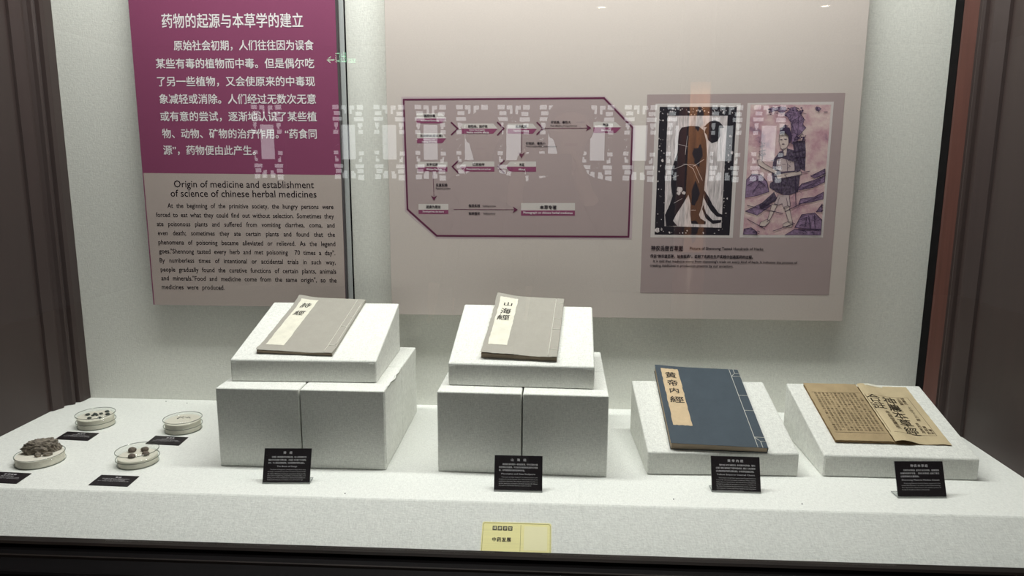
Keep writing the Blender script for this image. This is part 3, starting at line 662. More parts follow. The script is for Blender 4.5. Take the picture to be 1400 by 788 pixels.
bound_book('grey_book', 'thicker grey thread-bound book with three-character cream slip, on the middle stand', slope_frame(2, -0.0005, 0.1525, -0.045), w, h, 0.0095, 0.0115, GREYCOVER,
           [(-w / 2, h / 2, 0.035, 0.008), (-w / 2, -h / 2, 0.03, 0.004)], (0.06, 0.325, 0.055, 0.855), SLIPW,
           [('山', 0.195, 0.165, 0.023, 0.016, 0.016, 0.0), ('海', 0.185, 0.290, 0.025, 0.026, 0.010, 0.0), ('經', 0.175, 0.405, 0.029, 0.024, 0.010, 0.0)],
           [(0.885, 0.02, 0.885, 0.99), (0.885, 0.09, 0.995, 0.09), (0.885, 0.37, 0.995, 0.37), (0.885, 0.556, 0.995, 0.556), (0.885, 0.88, 0.995, 0.88)], 0.0018, 0.0026, 0.0008, 3)
w, h = 0.2055, 0.297
bound_book('blue_book', 'dark blue thread-bound book with four-character tan slip, on a low stand', slope_frame(3, -0.0030, 0.1545, -0.040), w, h, 0.0120, 0.0165, BLUECOVER,
           [(-w / 2, h / 2, 0.04, 0.003)], (0.065, 0.27, 0.045, 0.79), SLIPT,
           [('黄', 0.167, 0.135, 0.027, 0.024, 0.010, 0.0), ('帝', 0.167, 0.245, 0.025, 0.025, 0.010, 0.0), ('内', 0.165, 0.35, 0.024, 0.021, 0.012, 0.0), ('經', 0.170, 0.47, 0.032, 0.024, 0.010, 0.0)],
           [(0.895, 0.0, 0.895, 1.0), (0.895, 0.37, 0.998, 0.37), (0.895, 0.565, 0.998, 0.565), (0.895, 0.105, 0.998, 0.105), (0.895, 0.105, 0.945, 0.06), (0.945, 0.0, 0.945, 0.06), (0.945, 0.06, 0.998, 0.06),
            (0.895, 0.885, 0.998, 0.885), (0.895, 0.885, 0.945, 0.93), (0.945, 0.93, 0.945, 1.0), (0.945, 0.93, 0.998, 0.93)], 0.0015, 0.0, 0.0002, 4)

# open book on the last stand
ob = frame_thing('open_book', 'open yellowed book with printed title leaf, on the far right stand', 'book', slope_frame(4, 0.003, 0.1575, 0.0), 'thread-bound books on the stands')
hh = 0.226; wl, wr = 0.1265, 0.1205
HL = lambda x, y: 0.0068 + 0.0006 * math.sin(y * 30) * 0.3 - 0.0012 * math.exp(-((x) / 0.006) ** 2)
def HR(x, y):
    s = min(1.0, max(0.0, x / wr)); base = 0.0010 + 0.0062 * math.exp(-((s - 0.20) / 0.18) ** 2) + 0.0020 * (1 - s)
    return base + 0.0035 * math.exp(-((s - 0.05) / 0.1) ** 2) + 0.0012 * math.exp(-((y + hh / 2) / 0.02) ** 2) * math.sin(s * 9)
solid_under('left_pages', -wl + 0.001, -0.0008, -hh / 2 + 0.001, hh / 2 - 0.001, HL, 0.0, OLDEDGE, ob)
lpg = sheet('left_page', -wl, -0.0006, -hh / 2, hh / 2, lambda x, y: HL(x, y) + 0.0003, 0.0004, OLDPAGE2, ob, 20, 30, 0.0006, 8)
sheet('under_leaf', 0.0, wr * 0.995, -hh / 2 - 0.001, hh / 2 - 0.001, lambda x, y: 0.0003 + 0.0004 * math.exp(-(x / 0.01) ** 2), 0.0008, OLDEDGE, ob, 12, 8, 0.0006, 9)
rpg = sheet('title_page', 0.0004, wr, -hh / 2 - 0.001, hh / 2 - 0.001, lambda x, y: HR(x, y) + 0.0005, 0.0004, OLDPAGE, ob, 28, 30, 0.0006, 10)
YL = lambda v: hh / 2 - v * hh
def frame_lines(x0, x1, v0, v1): return [((x0, YL(v0)), (x1, YL(v0))), ((x0, YL(v1)), (x1, YL(v1)))]
ZL = lambda a, b: HL(a, b) + 0.0009
ZR = lambda a, b: HR(a, b) + 0.0011
def flat_ribbon(name, lines, Z, wd, m, parent):
    v = []; f = []
    for (p, q) in lines:
        p = Vector(p); q = Vector(q); n = max(2, int((q - p).length / 0.008)); d = (q - p).normalized(); s = Vector((-d.y, d.x)) * wd / 2
        for i in range(n + 1):
            c = p + (q - p) * i / n; k = len(v)
            v += [(c.x + s.x, c.y + s.y, Z(c.x, c.y)), (c.x - s.x, c.y - s.y, Z(c.x, c.y))]
            if i: f.append((k - 2, k - 1, k + 1, k))
    return mesh(name, v, f, m, parent)
flat_ribbon('page_rule', frame_lines(-wl + 0.008, -0.004, 0.175, 0.875), ZL, 0.0009, INK, lpg)
seq = '上藥一百二十種為君主養命以應天無毒多服久服不傷人欲輕身益氣不老延年者本上經中藥一百二十種為臣主養性以應人無毒有毒斟酌其宜欲遏病補虛羸者本中經下藥一百二十五種為佐使主治病以應地多毒不可久服欲除寒熱邪氣破積聚愈疾者本下經三品合三百六十五種法三百六十五度一度應一日以成一歲倍其數合七百三十名也藥有君臣佐使以相宣攝合和宜用一君二臣三佐五使又可一君三臣九佐使也藥有陰陽配合子母兄弟根莖花實草石骨肉'
P = Print(); k = 0; cols = 12
cache = {}
for c in range(cols):
    x = -0.011 - c * (wl - 0.026) / (cols - 1)
    for r in range(17):
        v = 0.20 + r * 0.0395 + (0.07 if c == 0 and r < 2 else 0)
        if c == 0 and r < 2: continue
        P.char(seq[k % len(seq)], x, YL(v), 0.0066, 0.0072, 0.0); k += 1
P.build('small_columns', lambda a, b: (a, b, ZL(a, b) + 0.0001), OLDINK, lpg)
flat_ribbon('page_rule', frame_lines(0.010, 0.104, 0.215, 0.865) + [((0.104, YL(0.215)), (0.104, YL(0.865))), ((0.0035, YL(0.2)), (0.0035, YL(0.86))), ((0.090, YL(0.23)), (0.090, YL(0.85)))][:2], ZR, 0.0010, OLDINK, rpg)
P = Print()
for i, ch in enumerate('合註'): P.char(ch, 0.0185, YL(0.275 + 0.130 * i), 0.030, 0.029, 0.006)
for i, ch in enumerate('神農本草經'): P.char(ch, 0.0540, YL(0.292 + 0.130 * i), 0.031, 0.029, 0.006)
P.build('large_title', lambda a, b: (a, b, ZR(a, b) + 0.0002), FADEDINK, rpg)
P = Print()
for i, ch in enumerate('本經堂藏板'): P.char(ch, 0.0275, YL(0.53 + 0.062 * i), 0.0105, 0.0130, 0.010)
for i, ch in enumerate('三品藥'): P.char(ch, 0.0790, YL(0.25 + 0.043 * i), 0.0085, 0.0088, 0.010)
for i, ch in enumerate('神農氏'): P.char(ch, 0.0890, YL(0.24 + 0.043 * i), 0.0085, 0.0088, 0.010)
for i, ch in enumerate('上中下三經'): P.char(ch, 0.0900, YL(0.40 + 0.052 * i), 0.0085, 0.0095, 0.010)
for i, ch in enumerate('合和宜用'): P.char(ch, 0.0800, YL(0.68 + 0.045 * i), 0.0080, 0.0088, 0.010)
for i, ch in enumerate('君臣佐'): P.char(ch, 0.0905, YL(0.735 + 0.045 * i), 0.0080, 0.0088, 0.010)
for i, ch in enumerate('草木'): P.char(ch, 0.0990, YL(0.78 + 0.045 * i), 0.0075, 0.0085, 0.010)
P.build('small_title_columns', lambda a, b: (a, b, ZR(a, b) + 0.0002), OLDINK, rpg)
sheet('torn_edge', 0.018, 0.062, hh / 2 - 0.0085, hh / 2 - 0.0005, lambda x, y: HR(x, y) + 0.0011, 0.0003, SLIPW, rpg, 8, 3, 0.0012, 21)

# ------------------------------------------------------------------ acrylic stands with black captions
def caption(loc, rz, label, title, cn, en_title, en, foot=0.026, hgt=0.071, w=0.099):
    th = math.radians(22)
    t = thing('caption_card', label, 'label', (loc[0], loc[1], 0.0003), rz, 'standing black captions')
    b = bmesh.new(); k = 0.0016
    up = (math.sin(th), math.cos(th)); pn = (-math.cos(th), math.sin(th))
    prof = [(0.0, 0.0), (foot, 0.0), (foot, k), (k * 0.9, k), (k * 0.9 + up[0] * hgt, k * 0.5 + up[1] * hgt), (up[0] * hgt - k * 0.1, up[1] * hgt + k * 0.9)]
    vl = [b.verts.new((0, p[0], p[1])) for p in prof]; vr = [b.verts.new((w, p[0], p[1])) for p in prof]
    b.faces.new(vl); b.faces.new(vr)
    for i in range(6): b.faces.new((vl[i], vl[(i + 1) % 6], vr[(i + 1) % 6], vr[i]))
    bmesh.ops.triangulate(b, faces=[q for q in b.faces if len(q.verts) > 4])
    bm_obj('acrylic_stand', b, ACRYL, t)
    # bright polished edges of the bend and the foot
    eb = bmesh.new(); box_bm(0, w, -0.0012, 0.0016, 0.0002, 0.0022, bm=eb); box_bm(0, 0.0013, 0.0, foot, 0.0017, 0.0024, bm=eb); box_bm(w - 0.0013, w, 0.0, foot, 0.0017, 0.0024, bm=eb); box_bm(0, w, foot - 0.0013, foot, 0.0017, 0.0024, bm=eb)
    bm_obj('acrylic_edge', eb, ACRYLE, t)
    q = lambda u, v, o: (u, up[0] * v + pn[0] * o, 0.0022 + up[1] * v + pn[1] * o)
    v = [q(0.0004, 0.0012, 0.0004), q(w - 0.0004, 0.0012, 0.0004), q(w - 0.0004, hgt - 0.0012, 0.0004), q(0.0004, hgt - 0.0012, 0.0004)]
    v += [q(0.0004, 0.0012, 0.0012), q(w - 0.0004, 0.0012, 0.0012), q(w - 0.0004, hgt - 0.0012, 0.0012), q(0.0004, hgt - 0.0012, 0.0012)]
    card = mesh('card', v, [(3, 2, 1, 0), (4, 5, 6, 7), (0, 1, 5, 4), (1, 2, 6, 5), (2, 3, 7, 6), (3, 0, 4, 7)], CARD, t)
    P = Print(); n = len(title)
    for i, ch in enumerate(title): P.char(ch, w * 0.5 + (i - (n - 1) / 2) * w * (0.13 if n < 4 else 0.087 if n == 4 else 0.075), hgt * 0.862, 0.0056, 0.0052, 0.03)
    for i, ln in enumerate(cn):
        x0 = w * (0.17 if i == 0 else 0.10); x1 = w * 0.90
        if i == len(cn) - 1: x1 = x0 + (x1 - x0) * min(1.0, len(ln) / len(cn[-2]))
        y = hgt * (0.735 - 0.085 * i)
        P.fit(ln, x0, x1, y - 0.0019, y + 0.0019, 0.02)
    P.fit(en_title, w * (0.5 - 0.0125 * len(en_title)), w * (0.5 + 0.0125 * len(en_title)), hgt * 0.435, hgt * 0.49, 0.01)
    for i, ln in enumerate(en):
        x0 = w * (0.15 if i == 0 else 0.10); x1 = w * 0.90 if i < len(en) - 1 else w * (0.10 + 0.012 * len(ln))
        y = hgt * (0.37 - 0.058 * i)
        P.fit(ln, x0, x1, y - 0.0011, y + 0.0014, 0.0)
    P.build('caption_text', lambda a, c: q(a, c, 0.0015), CARDTX, card)
    return t
caption((-0.494, -0.511), 0.055, 'standing black caption in front of the left group of tall blocks', '诗经',
        ['《诗经》是我国最早的诗歌总集，收入自西周初年至', '春秋中叶的诗歌三百零五篇，《诗经》中记载了许多植物，', '其中，不少是后世常用药物，为后世药物学研究之源头。'], 'The Book of Songs',
        ['The Book of Songs was completed in Zhou from west', 'early ages. A collection of poems and historic literary works', 'the oldest. 100 kinds of medicines mentioned in the book. The', 'description of gathering, properties, producing place, and', 'taking time of the medicines in the book provides the', 'evidence that the book is a medicine source of the earlier age.'])
caption((-0.011, -0.5165), 0.008, 'standing black caption in front of the middle group of tall blocks', '山海经',
        ['是我国先秦时期的一部地理名著，书中记载有大量', '的药物知识及医事，不仅在历史地理和神话研究中很重', '要，对早期医药的探究有参考价值。'], 'Mountains and Seas Sculpture',
        ['"Mountains and Seas Sculpture" is a famous ancient work', 'completed in the Han Dynasty. Over 120 kinds of medicines are', 'contained in the book. Not only the names and properties of', 'various medicines are listed in the book, but also the disease', 'of people to treat various diseases are given in detail.'])
caption((0.433, -0.4925), -0.010, 'standing black caption in front of the dark blue book', '黄帝内经',
        ['《黄帝内经》成书于战国至西汉，是中国最早的医学典籍，《素问》', '《灵枢》两部分组成阐述了中医学的基本理论，奠定了人体生理病理', '以及疾病诊断治疗和养生的理论基础，为中医学的发展做出贡献。'], 'Yellow Emperor Internal Classic',
        ['Yellow Emperor Internal Classic appeared in the Warring States Period,', 'is one of the most important classics in traditional Chinese medicine.', 'Yellow Emperor Internal Classic deals with the theory of physiology', 'of medicine, as well as the principles of acupuncture, attaching that', 'the cause of medicine has developed from the practice, natural way', 'with medicines in the area with Chinese medicines under the guidance', 'of the Yellow, a traditional Chinese medicine.'])
caption((0.801, -0.4975), 0.060, 'standing black caption in front of the open yellowed book', '神农本草经',
        ['《神农本草经》成书于东汉时期，是我国现', '存最早的药学专著，《神农本草经》总结了秦汉', '以前药物的主要经验。'], 'Shennong Materia Medica Classic',
        ['Shennong Materia Medica Classic appeared in the', 'eastern Han Dynasty, is an earliest works of pharmacology.', 'The appearance of the book is the earliest symbol of', 'foundation of traditional Chinese pharmacology.'])

# small flat labels lying by the dishes
def flat_label(corners, label, title, lines):
    cx = sum(c[0] for c in corners) / 4; cy = sum(c[1] for c in corners) / 4
    t = thing('flat_label', label, 'label', (cx, cy, 0.0003), 0, 'small black labels lying by the dishes')
    (x0, y0), (x1, y1), (x2, y2), (x3, y3) = [(c[0] - cx, c[1] - cy) for c in corners]      # TL TR BR BL
    v = [(x0, y0, 0), (x1, y1, 0), (x2, y2, 0), (x3, y3, 0), (x0, y0, .0012), (x1, y1, .0012), (x2, y2, .0012), (x3, y3, .0012)]
    c = mesh('card', v, [(0, 1, 2, 3), (7, 6, 5, 4), (4, 5, 1, 0), (5, 6, 2, 1), (6, 7, 3, 2), (7, 4, 0, 3)], CARD, t)
    def q(u, s): return (x0 + (x1 - x0) * u + (x3 - x0) * s, y0 + (y1 - y0) * u + (y3 - y0) * s, 0.00145)
    P = Print(); n = len(title)
    for i, ch in enumerate(title): P.char(ch, 0.52 + (i - (n - 1) / 2) * 0.085, -0.20, 0.062, 0.11, 0.03)
    for i, ln in enumerate(lines):
        P.fit(ln, 0.5 - min(0.4, 0.022 * len(ln)), 0.5 + min(0.4, 0.022 * len(ln)), -0.39 - 0.115 * i, -0.32 - 0.115 * i, 0.0)
    P.build('label_text', lambda a, b: q(a, -b), CARDTX, c)
flat_label([(-1.087, -.257), (-1.003, -.262), (-1.0, -.310), (-1.084, -.305)], 'small flat black label in front of the dish of dark pebbles', '药用石', ['新石器时代遗址出土', 'medicinal stones', 'from a Neolithic site in China'])
flat_label([(-.856, -.270), (-.772, -.275), (-.769, -.325), (-.853, -.320)], 'small flat black label in front of the dish of tiny grey chips', '药用骨', ['新石器时代遗址出土', 'medicinal bones', 'from a Neolithic site in China'])
flat_label([(-1.089, -.490), (-1.004, -.494), (-1.0, -.543), (-1.085, -.539)], 'small flat black label in front of the open dish with the ore lump', '矿石药物', ['天然矿石药用标本', 'mineral medicine', 'natural ore specimen'])
flat_label([(-.851, -.492), (-.767, -.494), (-.764, -.542), (-.848, -.540)], 'small flat black label in front of the dish of four brown lumps', '果核', ['新石器时代遗址出土的植物果核标本', 'fruit stones', 'fruit stones of plants from Neolithic site'])

# ------------------------------------------------------------------ round dishes and their specimens
def lathe(name, prof, m, parent, n=64, smooth=True):
    b = bmesh.new(); rings = []
    for (r, z) in prof:
        rings.append([b.verts.new((0, 0, z))] if r == 0 else [b.verts.new((r * math.cos(2 * math.pi * k / n), r * math.sin(2 * math.pi * k / n), z)) for k in range(n)])
    for A, Bq in zip(rings, rings[1:]):
        if len(A) == 1 and len(Bq) == 1: continue
        for k in range(n):
            a0, a1 = A[k % len(A)], A[(k + 1) % len(A)]; b0, b1 = Bq[k % len(Bq)], Bq[(k + 1) % len(Bq)]
            if len(A) == 1: b.faces.new((a0, b0, b1))
            elif len(Bq) == 1: b.faces.new((a0, a1, b0))
            else: b.faces.new((a0, a1, b1, b0))
    return bm_obj(name, b, m, parent, smooth)
def dish(x, y, r, label, fill, base_h, top=None):
    t = thing('petri_dish', label, 'dish', (x, y, 0.0003), 0, 'round clear dishes of specimens')
    lathe('dish_base', [(0, 0), (r - 0.001, 0), (r, 0.001), (r, base_h), (r - 0.0016, base_h), (r - 0.0016, 0.0014), (0, 0.0014)], DISHGLASS, t)
    lathe('base_rim', [(r - 0.0002, 0.0003), (r + 0.0002, 0.0003), (r + 0.0002, 0.0016), (r - 0.0002, 0.0016), (r - 0.0002, 0.0003)], RIMGLASS, t)
    if not top: lathe('top_rim', [(r - 0.0017, base_h), (r + 0.0002, base_h), (r + 0.0002, base_h + 0.0008), (r - 0.0017, base_h + 0.0008), (r - 0.0017, base_h)], RIMGLASS, t)
    lathe('sand_fill', [(0, 0.0016), (r - 0.0019, 0.0016), (r - 0.0019, fill - 0.0012), (r - 0.0028, fill), (0, fill)], SAND, t, smooth=False)
    if top:
        l0 = 0.0135; R = r + 0.0022
        ld = lathe('lid', [(R - 0.0014, l0), (R, l0), (R, top - 0.001), (R - 0.001, top), (0, top), (0, top - 0.0014), (R - 0.0014, top - 0.0014), (R - 0.0014, l0)], DISHGLASS, t)
        lathe('lid_rim', [(R - 0.0010, top - 0.0012), (R + 0.0003, top - 0.0012), (R + 0.0003, top + 0.0002), (R - 0.0010, top + 0.0003), (R - 0.0010, top - 0.0012)], RIMGLASS, ld)
        lathe('lid_hem', [(R - 0.0012, l0 - 0.0001), (R + 0.0003, l0 - 0.0001), (R + 0.0003, l0 + 0.0012), (R - 0.0012, l0 + 0.0012), (R - 0.0012, l0 - 0.0001)], RIMGLASS, ld)
    return t
def lump(name, x, y, z, rx, ry, rz_, m, label, cat, group=None, seed=0, rough=0.25, sub=3, flat=0.35, freq=1.6, yaw=0.0, chunky=0.0):
    b = bmesh.new(); bmesh.ops.create_icosphere(b, subdivisions=sub, radius=1.0); off = Vector((seed * 3.17, seed * 1.31, seed * 2.73))
    ca, sa = math.cos(yaw), math.sin(yaw)
    for v in b.verts:
        d = v.co.copy(); k = 1 + rough * (noise.noise(d * freq + off) + 0.5 * noise.noise(d * freq * 2.3 + off) + 0.3 * noise.noise(d * freq * 5 + off))
        if chunky:      # broken facets and pits
            vd = noise.voronoi(d * 2.1 + off)[0]; k += chunky * (0.55 - (vd[1] - vd[0])) + 0.10 * abs(noise.noise(d * 11 + off)); d = Vector((math.copysign(abs(d.x) ** 0.72, d.x), math.copysign(abs(d.y) ** 0.8, d.y), math.copysign(abs(d.z) ** 0.7, d.z)))
        p = Vector((d.x * k * rx, d.y * k * ry, d.z * k * rz_))
        v.co = Vector((p.x * ca - p.y * sa, p.x * sa + p.y * ca, max(p.z, -rz_ * (1 - flat))))
    zmin = min(v.co.z for v in b.verts)
    for v in b.verts: v.co.z -= zmin
    o = bm_obj(name, b, m, None, rough < 0.3); o.location = (x, y, z)
    return tag(o, label, cat, group)
FA, FB, FC, FD = 0.0245, 0.0250, 0.0180, 0.0175
dish(-1.045, -.207, .0430, 'lidded clear dish of dark pebbles on cream sand, at the back left', FA, 0.0265, 0.0318)
dish(-.811, -.222, .0430, 'lidded clear dish of tiny grey chips on cream sand, beside the left tall blocks', FB, 0.0265, 0.0308)
dish(-1.030, -.430, .0490, 'open shallow dish carrying a big lump of ore, at the front left', FC, 0.0190)
dish(-.810, -.424, .0420, 'lidded clear dish of four brown lumps, in front of the dish of grey chips', FD, 0.0200, 0.0310)
whereA = ['leftmost of the dark pebbles', 'tallest dark pebble, near the middle of the dish', 'small dark pebble just in front of the tallest one', 'smallest dark pebble, between the two middle ones', 'dark pebble right of the tallest one', 'dark pebble farthest back at the right', 'dark pebble farthest right, in front of the rear one', 'dark pebble nearest the front rim at left', 'dark pebble nearest the front rim at right']
for i, (x, y, r) in enumerate([(-1.0772, -.1885, .0055), (-1.0605, -.184, .0052), (-1.0611, -.1926, .0038), (-1.0516, -.1903, .0036), (-1.0479, -.1797, .0046), (-1.0431, -.162, .0055), (-1.0287, -.182, .0056), (-1.0572, -.2126, .0055), (-1.0331, -.2077, .0052)]):
    lump('dark_pebble', x + 0.0105, y - 0.0165, FA + 0.0005, r, r * .85, r * (.66 if i in (1, 4) else .56), GREENST, whereA[i] + ' under the lid', 'stone', 'dark pebbles in the dish', i + 1, 0.35, 2)
for i, (x, y, r) in enumerate([(-.835, -.2031, .0024), (-.8349, -.1964, .002), (-.8345, -.1913, .002), (-.8293, -.1943, .002), (-.8239, -.199, .002), (-.8278, -.1892, .002), (-.8208, -.1921, .002), (-.8137, -.1967, .0022), (-.8141, -.19, .002), (-.8078, -.1963, .0023)]):
    lump('grey_chip', x + 0.008, y - 0.013, FB + 0.0005, r, r * .7, r * .5, CHIP, 'tiny grey chip in the lidded dish beside the left tall blocks', 'chip', 'tiny grey chips in the dish', i + 20, 0.4, 1)
for i, (x, y, r, wh) in enumerate([(-.8382, -.3962, .0088, 'brown lump at the rear left of the four'), (-.8206, -.4279, .0078, 'brown lump at the front left of the four'), (-.8126, -.3902, .0082, 'brown lump at the rear right of the four'), (-.7967, -.4138, .0080, 'brown lump at the front right of the four')]):
    lump('brown_lump', x + 0.0060, y - 0.0105, FD + 0.0005, r, r * .9, r * .72, BROWNST, wh + ' in the lidded dish', 'stone', 'brown lumps in the dish', i + 40, 0.12, 3)
lump('ore_lump', -1.034, -.419, FC + 0.0004, .0285, .0150, .0140, STONE, 'big rough brown lump of ore lying across the open dish', 'stone', None, 66, 0.30, 5, 0.25, 2.0, 0.42, 0.42)
lump('ore_fragment', -1.0222, -.4465, FC + 0.0004, .0068, .006, .0052, STONE, 'small round ore fragment in front of the big lump', 'stone', 'ore fragments in the open dish', 71, 0.25, 3)
lump('ore_fragment', -1.0050, -.4395, FC + 0.0004, .0095, .0058, .0050, STONE, 'longer ore fragment right of the small round one', 'stone', 'ore fragments in the open dish', 74, 0.25, 3, 0.35, 1.6, 0.5)

# ------------------------------------------------------------------ yellow plaque on the sloping front
ang = math.atan2(0.0915, 0.080 - 0.0)      # plinth slope
sy, sz = (-0.6607 + D + 0.0015), (-0.0794 + 0.0018); ln = math.hypot(sy, sz); ey = Vector((0, -sy / ln, -sz / ln)); ex = Vector((1, 0, 0)); ez = ex.cross(ey)
po = Vector((0.0398, -D - 0.0015, -0.0018)) - ey * 0.0385 + ez * 0.0003
yp = frame_thing('yellow_plaque', 'yellow metal plaque with black Chinese lettering on the sloping plinth front', 'plaque', Matrix(((1, ey.x, ez.x, po.x), (0, ey.y, ez.y, po.y), (0, ey.z, ez.z, po.z), (0, 0, 0, 1))))
def rrect(w0, w1, h0, h1, r, n=6):
    out = []
    for (cx, cy, a0) in ((w1 - r, h1 - r, 0), (w0 + r, h1 - r, 90), (w0 + r, h0 + r, 180), (w1 - r, h0 + r, 270)):
        for k in range(n + 1):
            a = math.radians(a0 + 90 * k / n); out.append((cx + r * math.cos(a), cy + r * math.sin(a)))
    return out
def slab(name, pts, z0, z1, m, parent):
    b = bmesh.new(); lo = [b.verts.new((p[0], p[1], z0)) for p in pts]; hi = [b.verts.new((p[0], p[1], z1)) for p in pts]; n = len(pts)
    b.faces.new(lo); b.faces.new(hi)
    for i in range(n): b.faces.new((lo[i], lo[(i + 1) % n], hi[(i + 1) % n], hi[i]))
    bmesh.ops.triangulate(b, faces=[q for q in b.faces if len(q.verts) > 4])
    return bm_obj(name, b, m, parent)
PHH = 0.0640
slab('plate', rrect(-0.0665, 0.0665, -PHH, 0.0, 0.004), 0, 0.0010, YELLOW, yp)
def plines(name, segs, wd, z, m):
    return mesh(name, [(*p, z) for s in segs for q in line_poly(s, wd) for p in q], [tuple(range(4 * i, 4 * i + 4)) for i in range(sum(len(s) - 1 for s in segs))], m, yp)
plines('border_line', [[(-0.0645, -PHH + 0.002), (-0.0645, -0.0050), (-0.0615, -0.0022), (0.0615, -0.0022), (0.0645, -0.0050), (0.0645, -PHH + 0.002)], [(0.0080, -0.0050), (0.0080, -PHH + 0.002)]], 0.0007, 0.00125, mat('brass_line', (0.35, 0.30, 0.10), 0.5))
slab('pale_square', [(0.0145, -0.0540), (0.0590, -0.0540), (0.0590, -0.0070), (0.0145, -0.0070)], 0.0010, 0.0012, PALEY, yp)
for i in range(4): slab('black_seal', rrect(-0.0462 + i * 0.0100, -0.0380 + i * 0.0100, -0.0164, -0.0082, 0.0008, 3), 0.0010, 0.0013, TXTK, yp)
P = Print()
for i, ch in enumerate('健康讲堂'): P.char(ch, -0.0421 + i * 0.0100, -0.0123, 0.0058, 0.0058, 0.006)
P.build('seal_lettering', lambda a, b: (a, b, 0.00155), PALEY, yp)
P = Print()
for i, ch in enumerate('中药发展'): P.char(ch, -0.0420 + i * 0.0093, -0.0345, 0.0080, 0.0084, 0.016)
P.build('plaque_lettering', lambda a, b: (a, b, 0.00125), TXTK, yp)

# ------------------------------------------------------------------ the hall behind the viewer, seen as reflections in the glass
HALLW = mat('hall_wall', (0.03, 0.026, 0.024), 0.8, 0.2)
structure(box('floor', -5, 5, -8.3, -0.6, BOT - 0.05, BOT, mat('hall_floor', (0.10, 0.09, 0.085), 0.5, 0.3)))
structure(box('wall_front', -5, 5, -8.30, -8.06, BOT, 2.0, HALLW))
structure(box('ceiling', -5, 5, -8.3, -0.80, 2.0, 2.06, HALLW))
for x, lb in ((0.53, 'round recessed downlight in the hall ceiling nearer the middle'), (2.43, 'round recessed downlight in the hall ceiling farther right')):
    t = thing('downlight', lb, 'lamp', (x, -6.0, 1.9985))
    lathe('lamp_ring', [(0.034, 0.0), (0.046, 0.0), (0.046, -0.006), (0.036, -0.008), (0.034, 0.0)], ALU, t, 32)
    lathe('lamp_disc', [(0, -0.003), (0.034, -0.003), (0.034, -0.0005), (0, -0.0005)], mat('downlight_glow', (0.9, 0.85, 0.75), 0.5, emis=(1.0, 0.9, 0.75), es=14.0), t, 32)
LATT = mat('lattice_wood', (0.03, 0.02, 0.016), 0.6, 0.3)
DAY = mat('daylight_paper', (0.8, 0.8, 0.8), 0.8, 0.1, emis=(0.95, 0.98, 1.0), es=2.0)
holes = []
def H4(x0, x1, y0, y1): holes.append((x0, x1, y0, y1))
H4(497, 555, 82, 118); H4(570, 617, 85, 120); H4(596, 617, 120, 155); H4(640, 685, 88, 122); H4(640, 662, 122, 158); H4(702, 757, 82, 122)
H4(510, 568, 133, 165); H4(688, 745, 138, 172); H4(497, 580, 180, 212); H4(675, 757, 182, 218)
H4(510, 545, 225, 262); H4(518, 538, 262, 280); H4(705, 748, 230, 262); H4(712, 735, 262, 280); H4(500, 545, 287, 320); H4(708, 752, 287, 320)
H4(568, 685, 245, 532); H4(497, 540, 458, 490); H4(708, 752, 465, 497); H4(508, 540, 522, 548); H4(508, 524, 503, 522); H4(705, 735, 527, 555); H4(720, 735, 510, 527)
H4(495, 575, 570, 602); H4(675, 750, 572, 604); H4(510, 565, 610, 645); H4(690, 745, 612, 647); H4(497, 552, 655, 695); H4(575, 610, 625, 645); H4(565, 610, 645, 690); H4(637, 668, 628, 648); H4(637, 680, 648, 690); H4(695, 750, 660, 705)
rq = random.Random(5)
for sx0, sx1, sy0, sy1, n in ((500, 540, 335, 450, 9), (708, 752, 335, 455, 9), (600, 650, 170, 225, 7), (600, 650, 545, 610, 5)):
    for _ in range(n):
        x = rq.uniform(sx0, sx1 - 7); y = rq.uniform(sy0, sy1 - 9); H4(x, x + rq.uniform(3, 7), y, y + rq.uniform(4, 9))
MX = lambda x: (x - 627) * 0.001445
MZ = lambda y: 1.33 - (y - 82) * 0.001408
xs = sorted({485.0, 770.0} | {h[0] for h in holes} | {h[1] for h in holes}); ys = sorted({70.0, 718.0} | {h[2] for h in holes} | {h[3] for h in holes})
def lattice_mesh():
    v = []; f = []
    for j in range(len(ys) - 1):
        run = None
        for i in range(len(xs)):
            solid = i < len(xs) - 1 and not any(h[0] < (xs[i] + xs[i + 1]) / 2 < h[1] and h[2] < (ys[j] + ys[j + 1]) / 2 < h[3] for h in holes)
            if solid and run is None: run = i
            if not solid and run is not None:
                k = len(v); a, b, c, d = MX(xs[run]), MX(xs[i]), MZ(ys[j + 1]), MZ(ys[j])
                v += [(a, 0.012, c), (b, 0.012, c), (b, 0.012, d), (a, 0.012, d), (a, -0.012, c), (b, -0.012, c), (b, -0.012, d), (a, -0.012, d)]
                f += [(k, k + 1, k + 2, k + 3), (k + 7, k + 6, k + 5, k + 4), (k, k + 4, k + 5, k + 1), (k + 2, k + 6, k + 7, k + 3), (k, k + 3, k + 7, k + 4), (k + 1, k + 5, k + 6, k + 2)]
                run = None
    return v, f
lv, lf = lattice_mesh(); lat0 = None; pan0 = None
for n, i in enumerate((-5, -3, -2, -1, 0, 1, 2, 3, 4, 5, 6, 7)):
    w0 = bpy.data.objects.new('window_%d' % (n + 2), None); link(w0); w0.location = (-0.815 + 0.49 * i, -8.0, 0); structure(w0)
    if lat0 is None:
        lat0 = mesh('lattice', lv, lf, LATT, w0); pan0 = box('lit_paper', -0.188, 0.188, -0.035, -0.025, 0.452, 1.332, DAY, w0)
    else:
        for q in (lat0, pan0):
            c = q.copy(); COL.objects.link(c); c.parent = w0
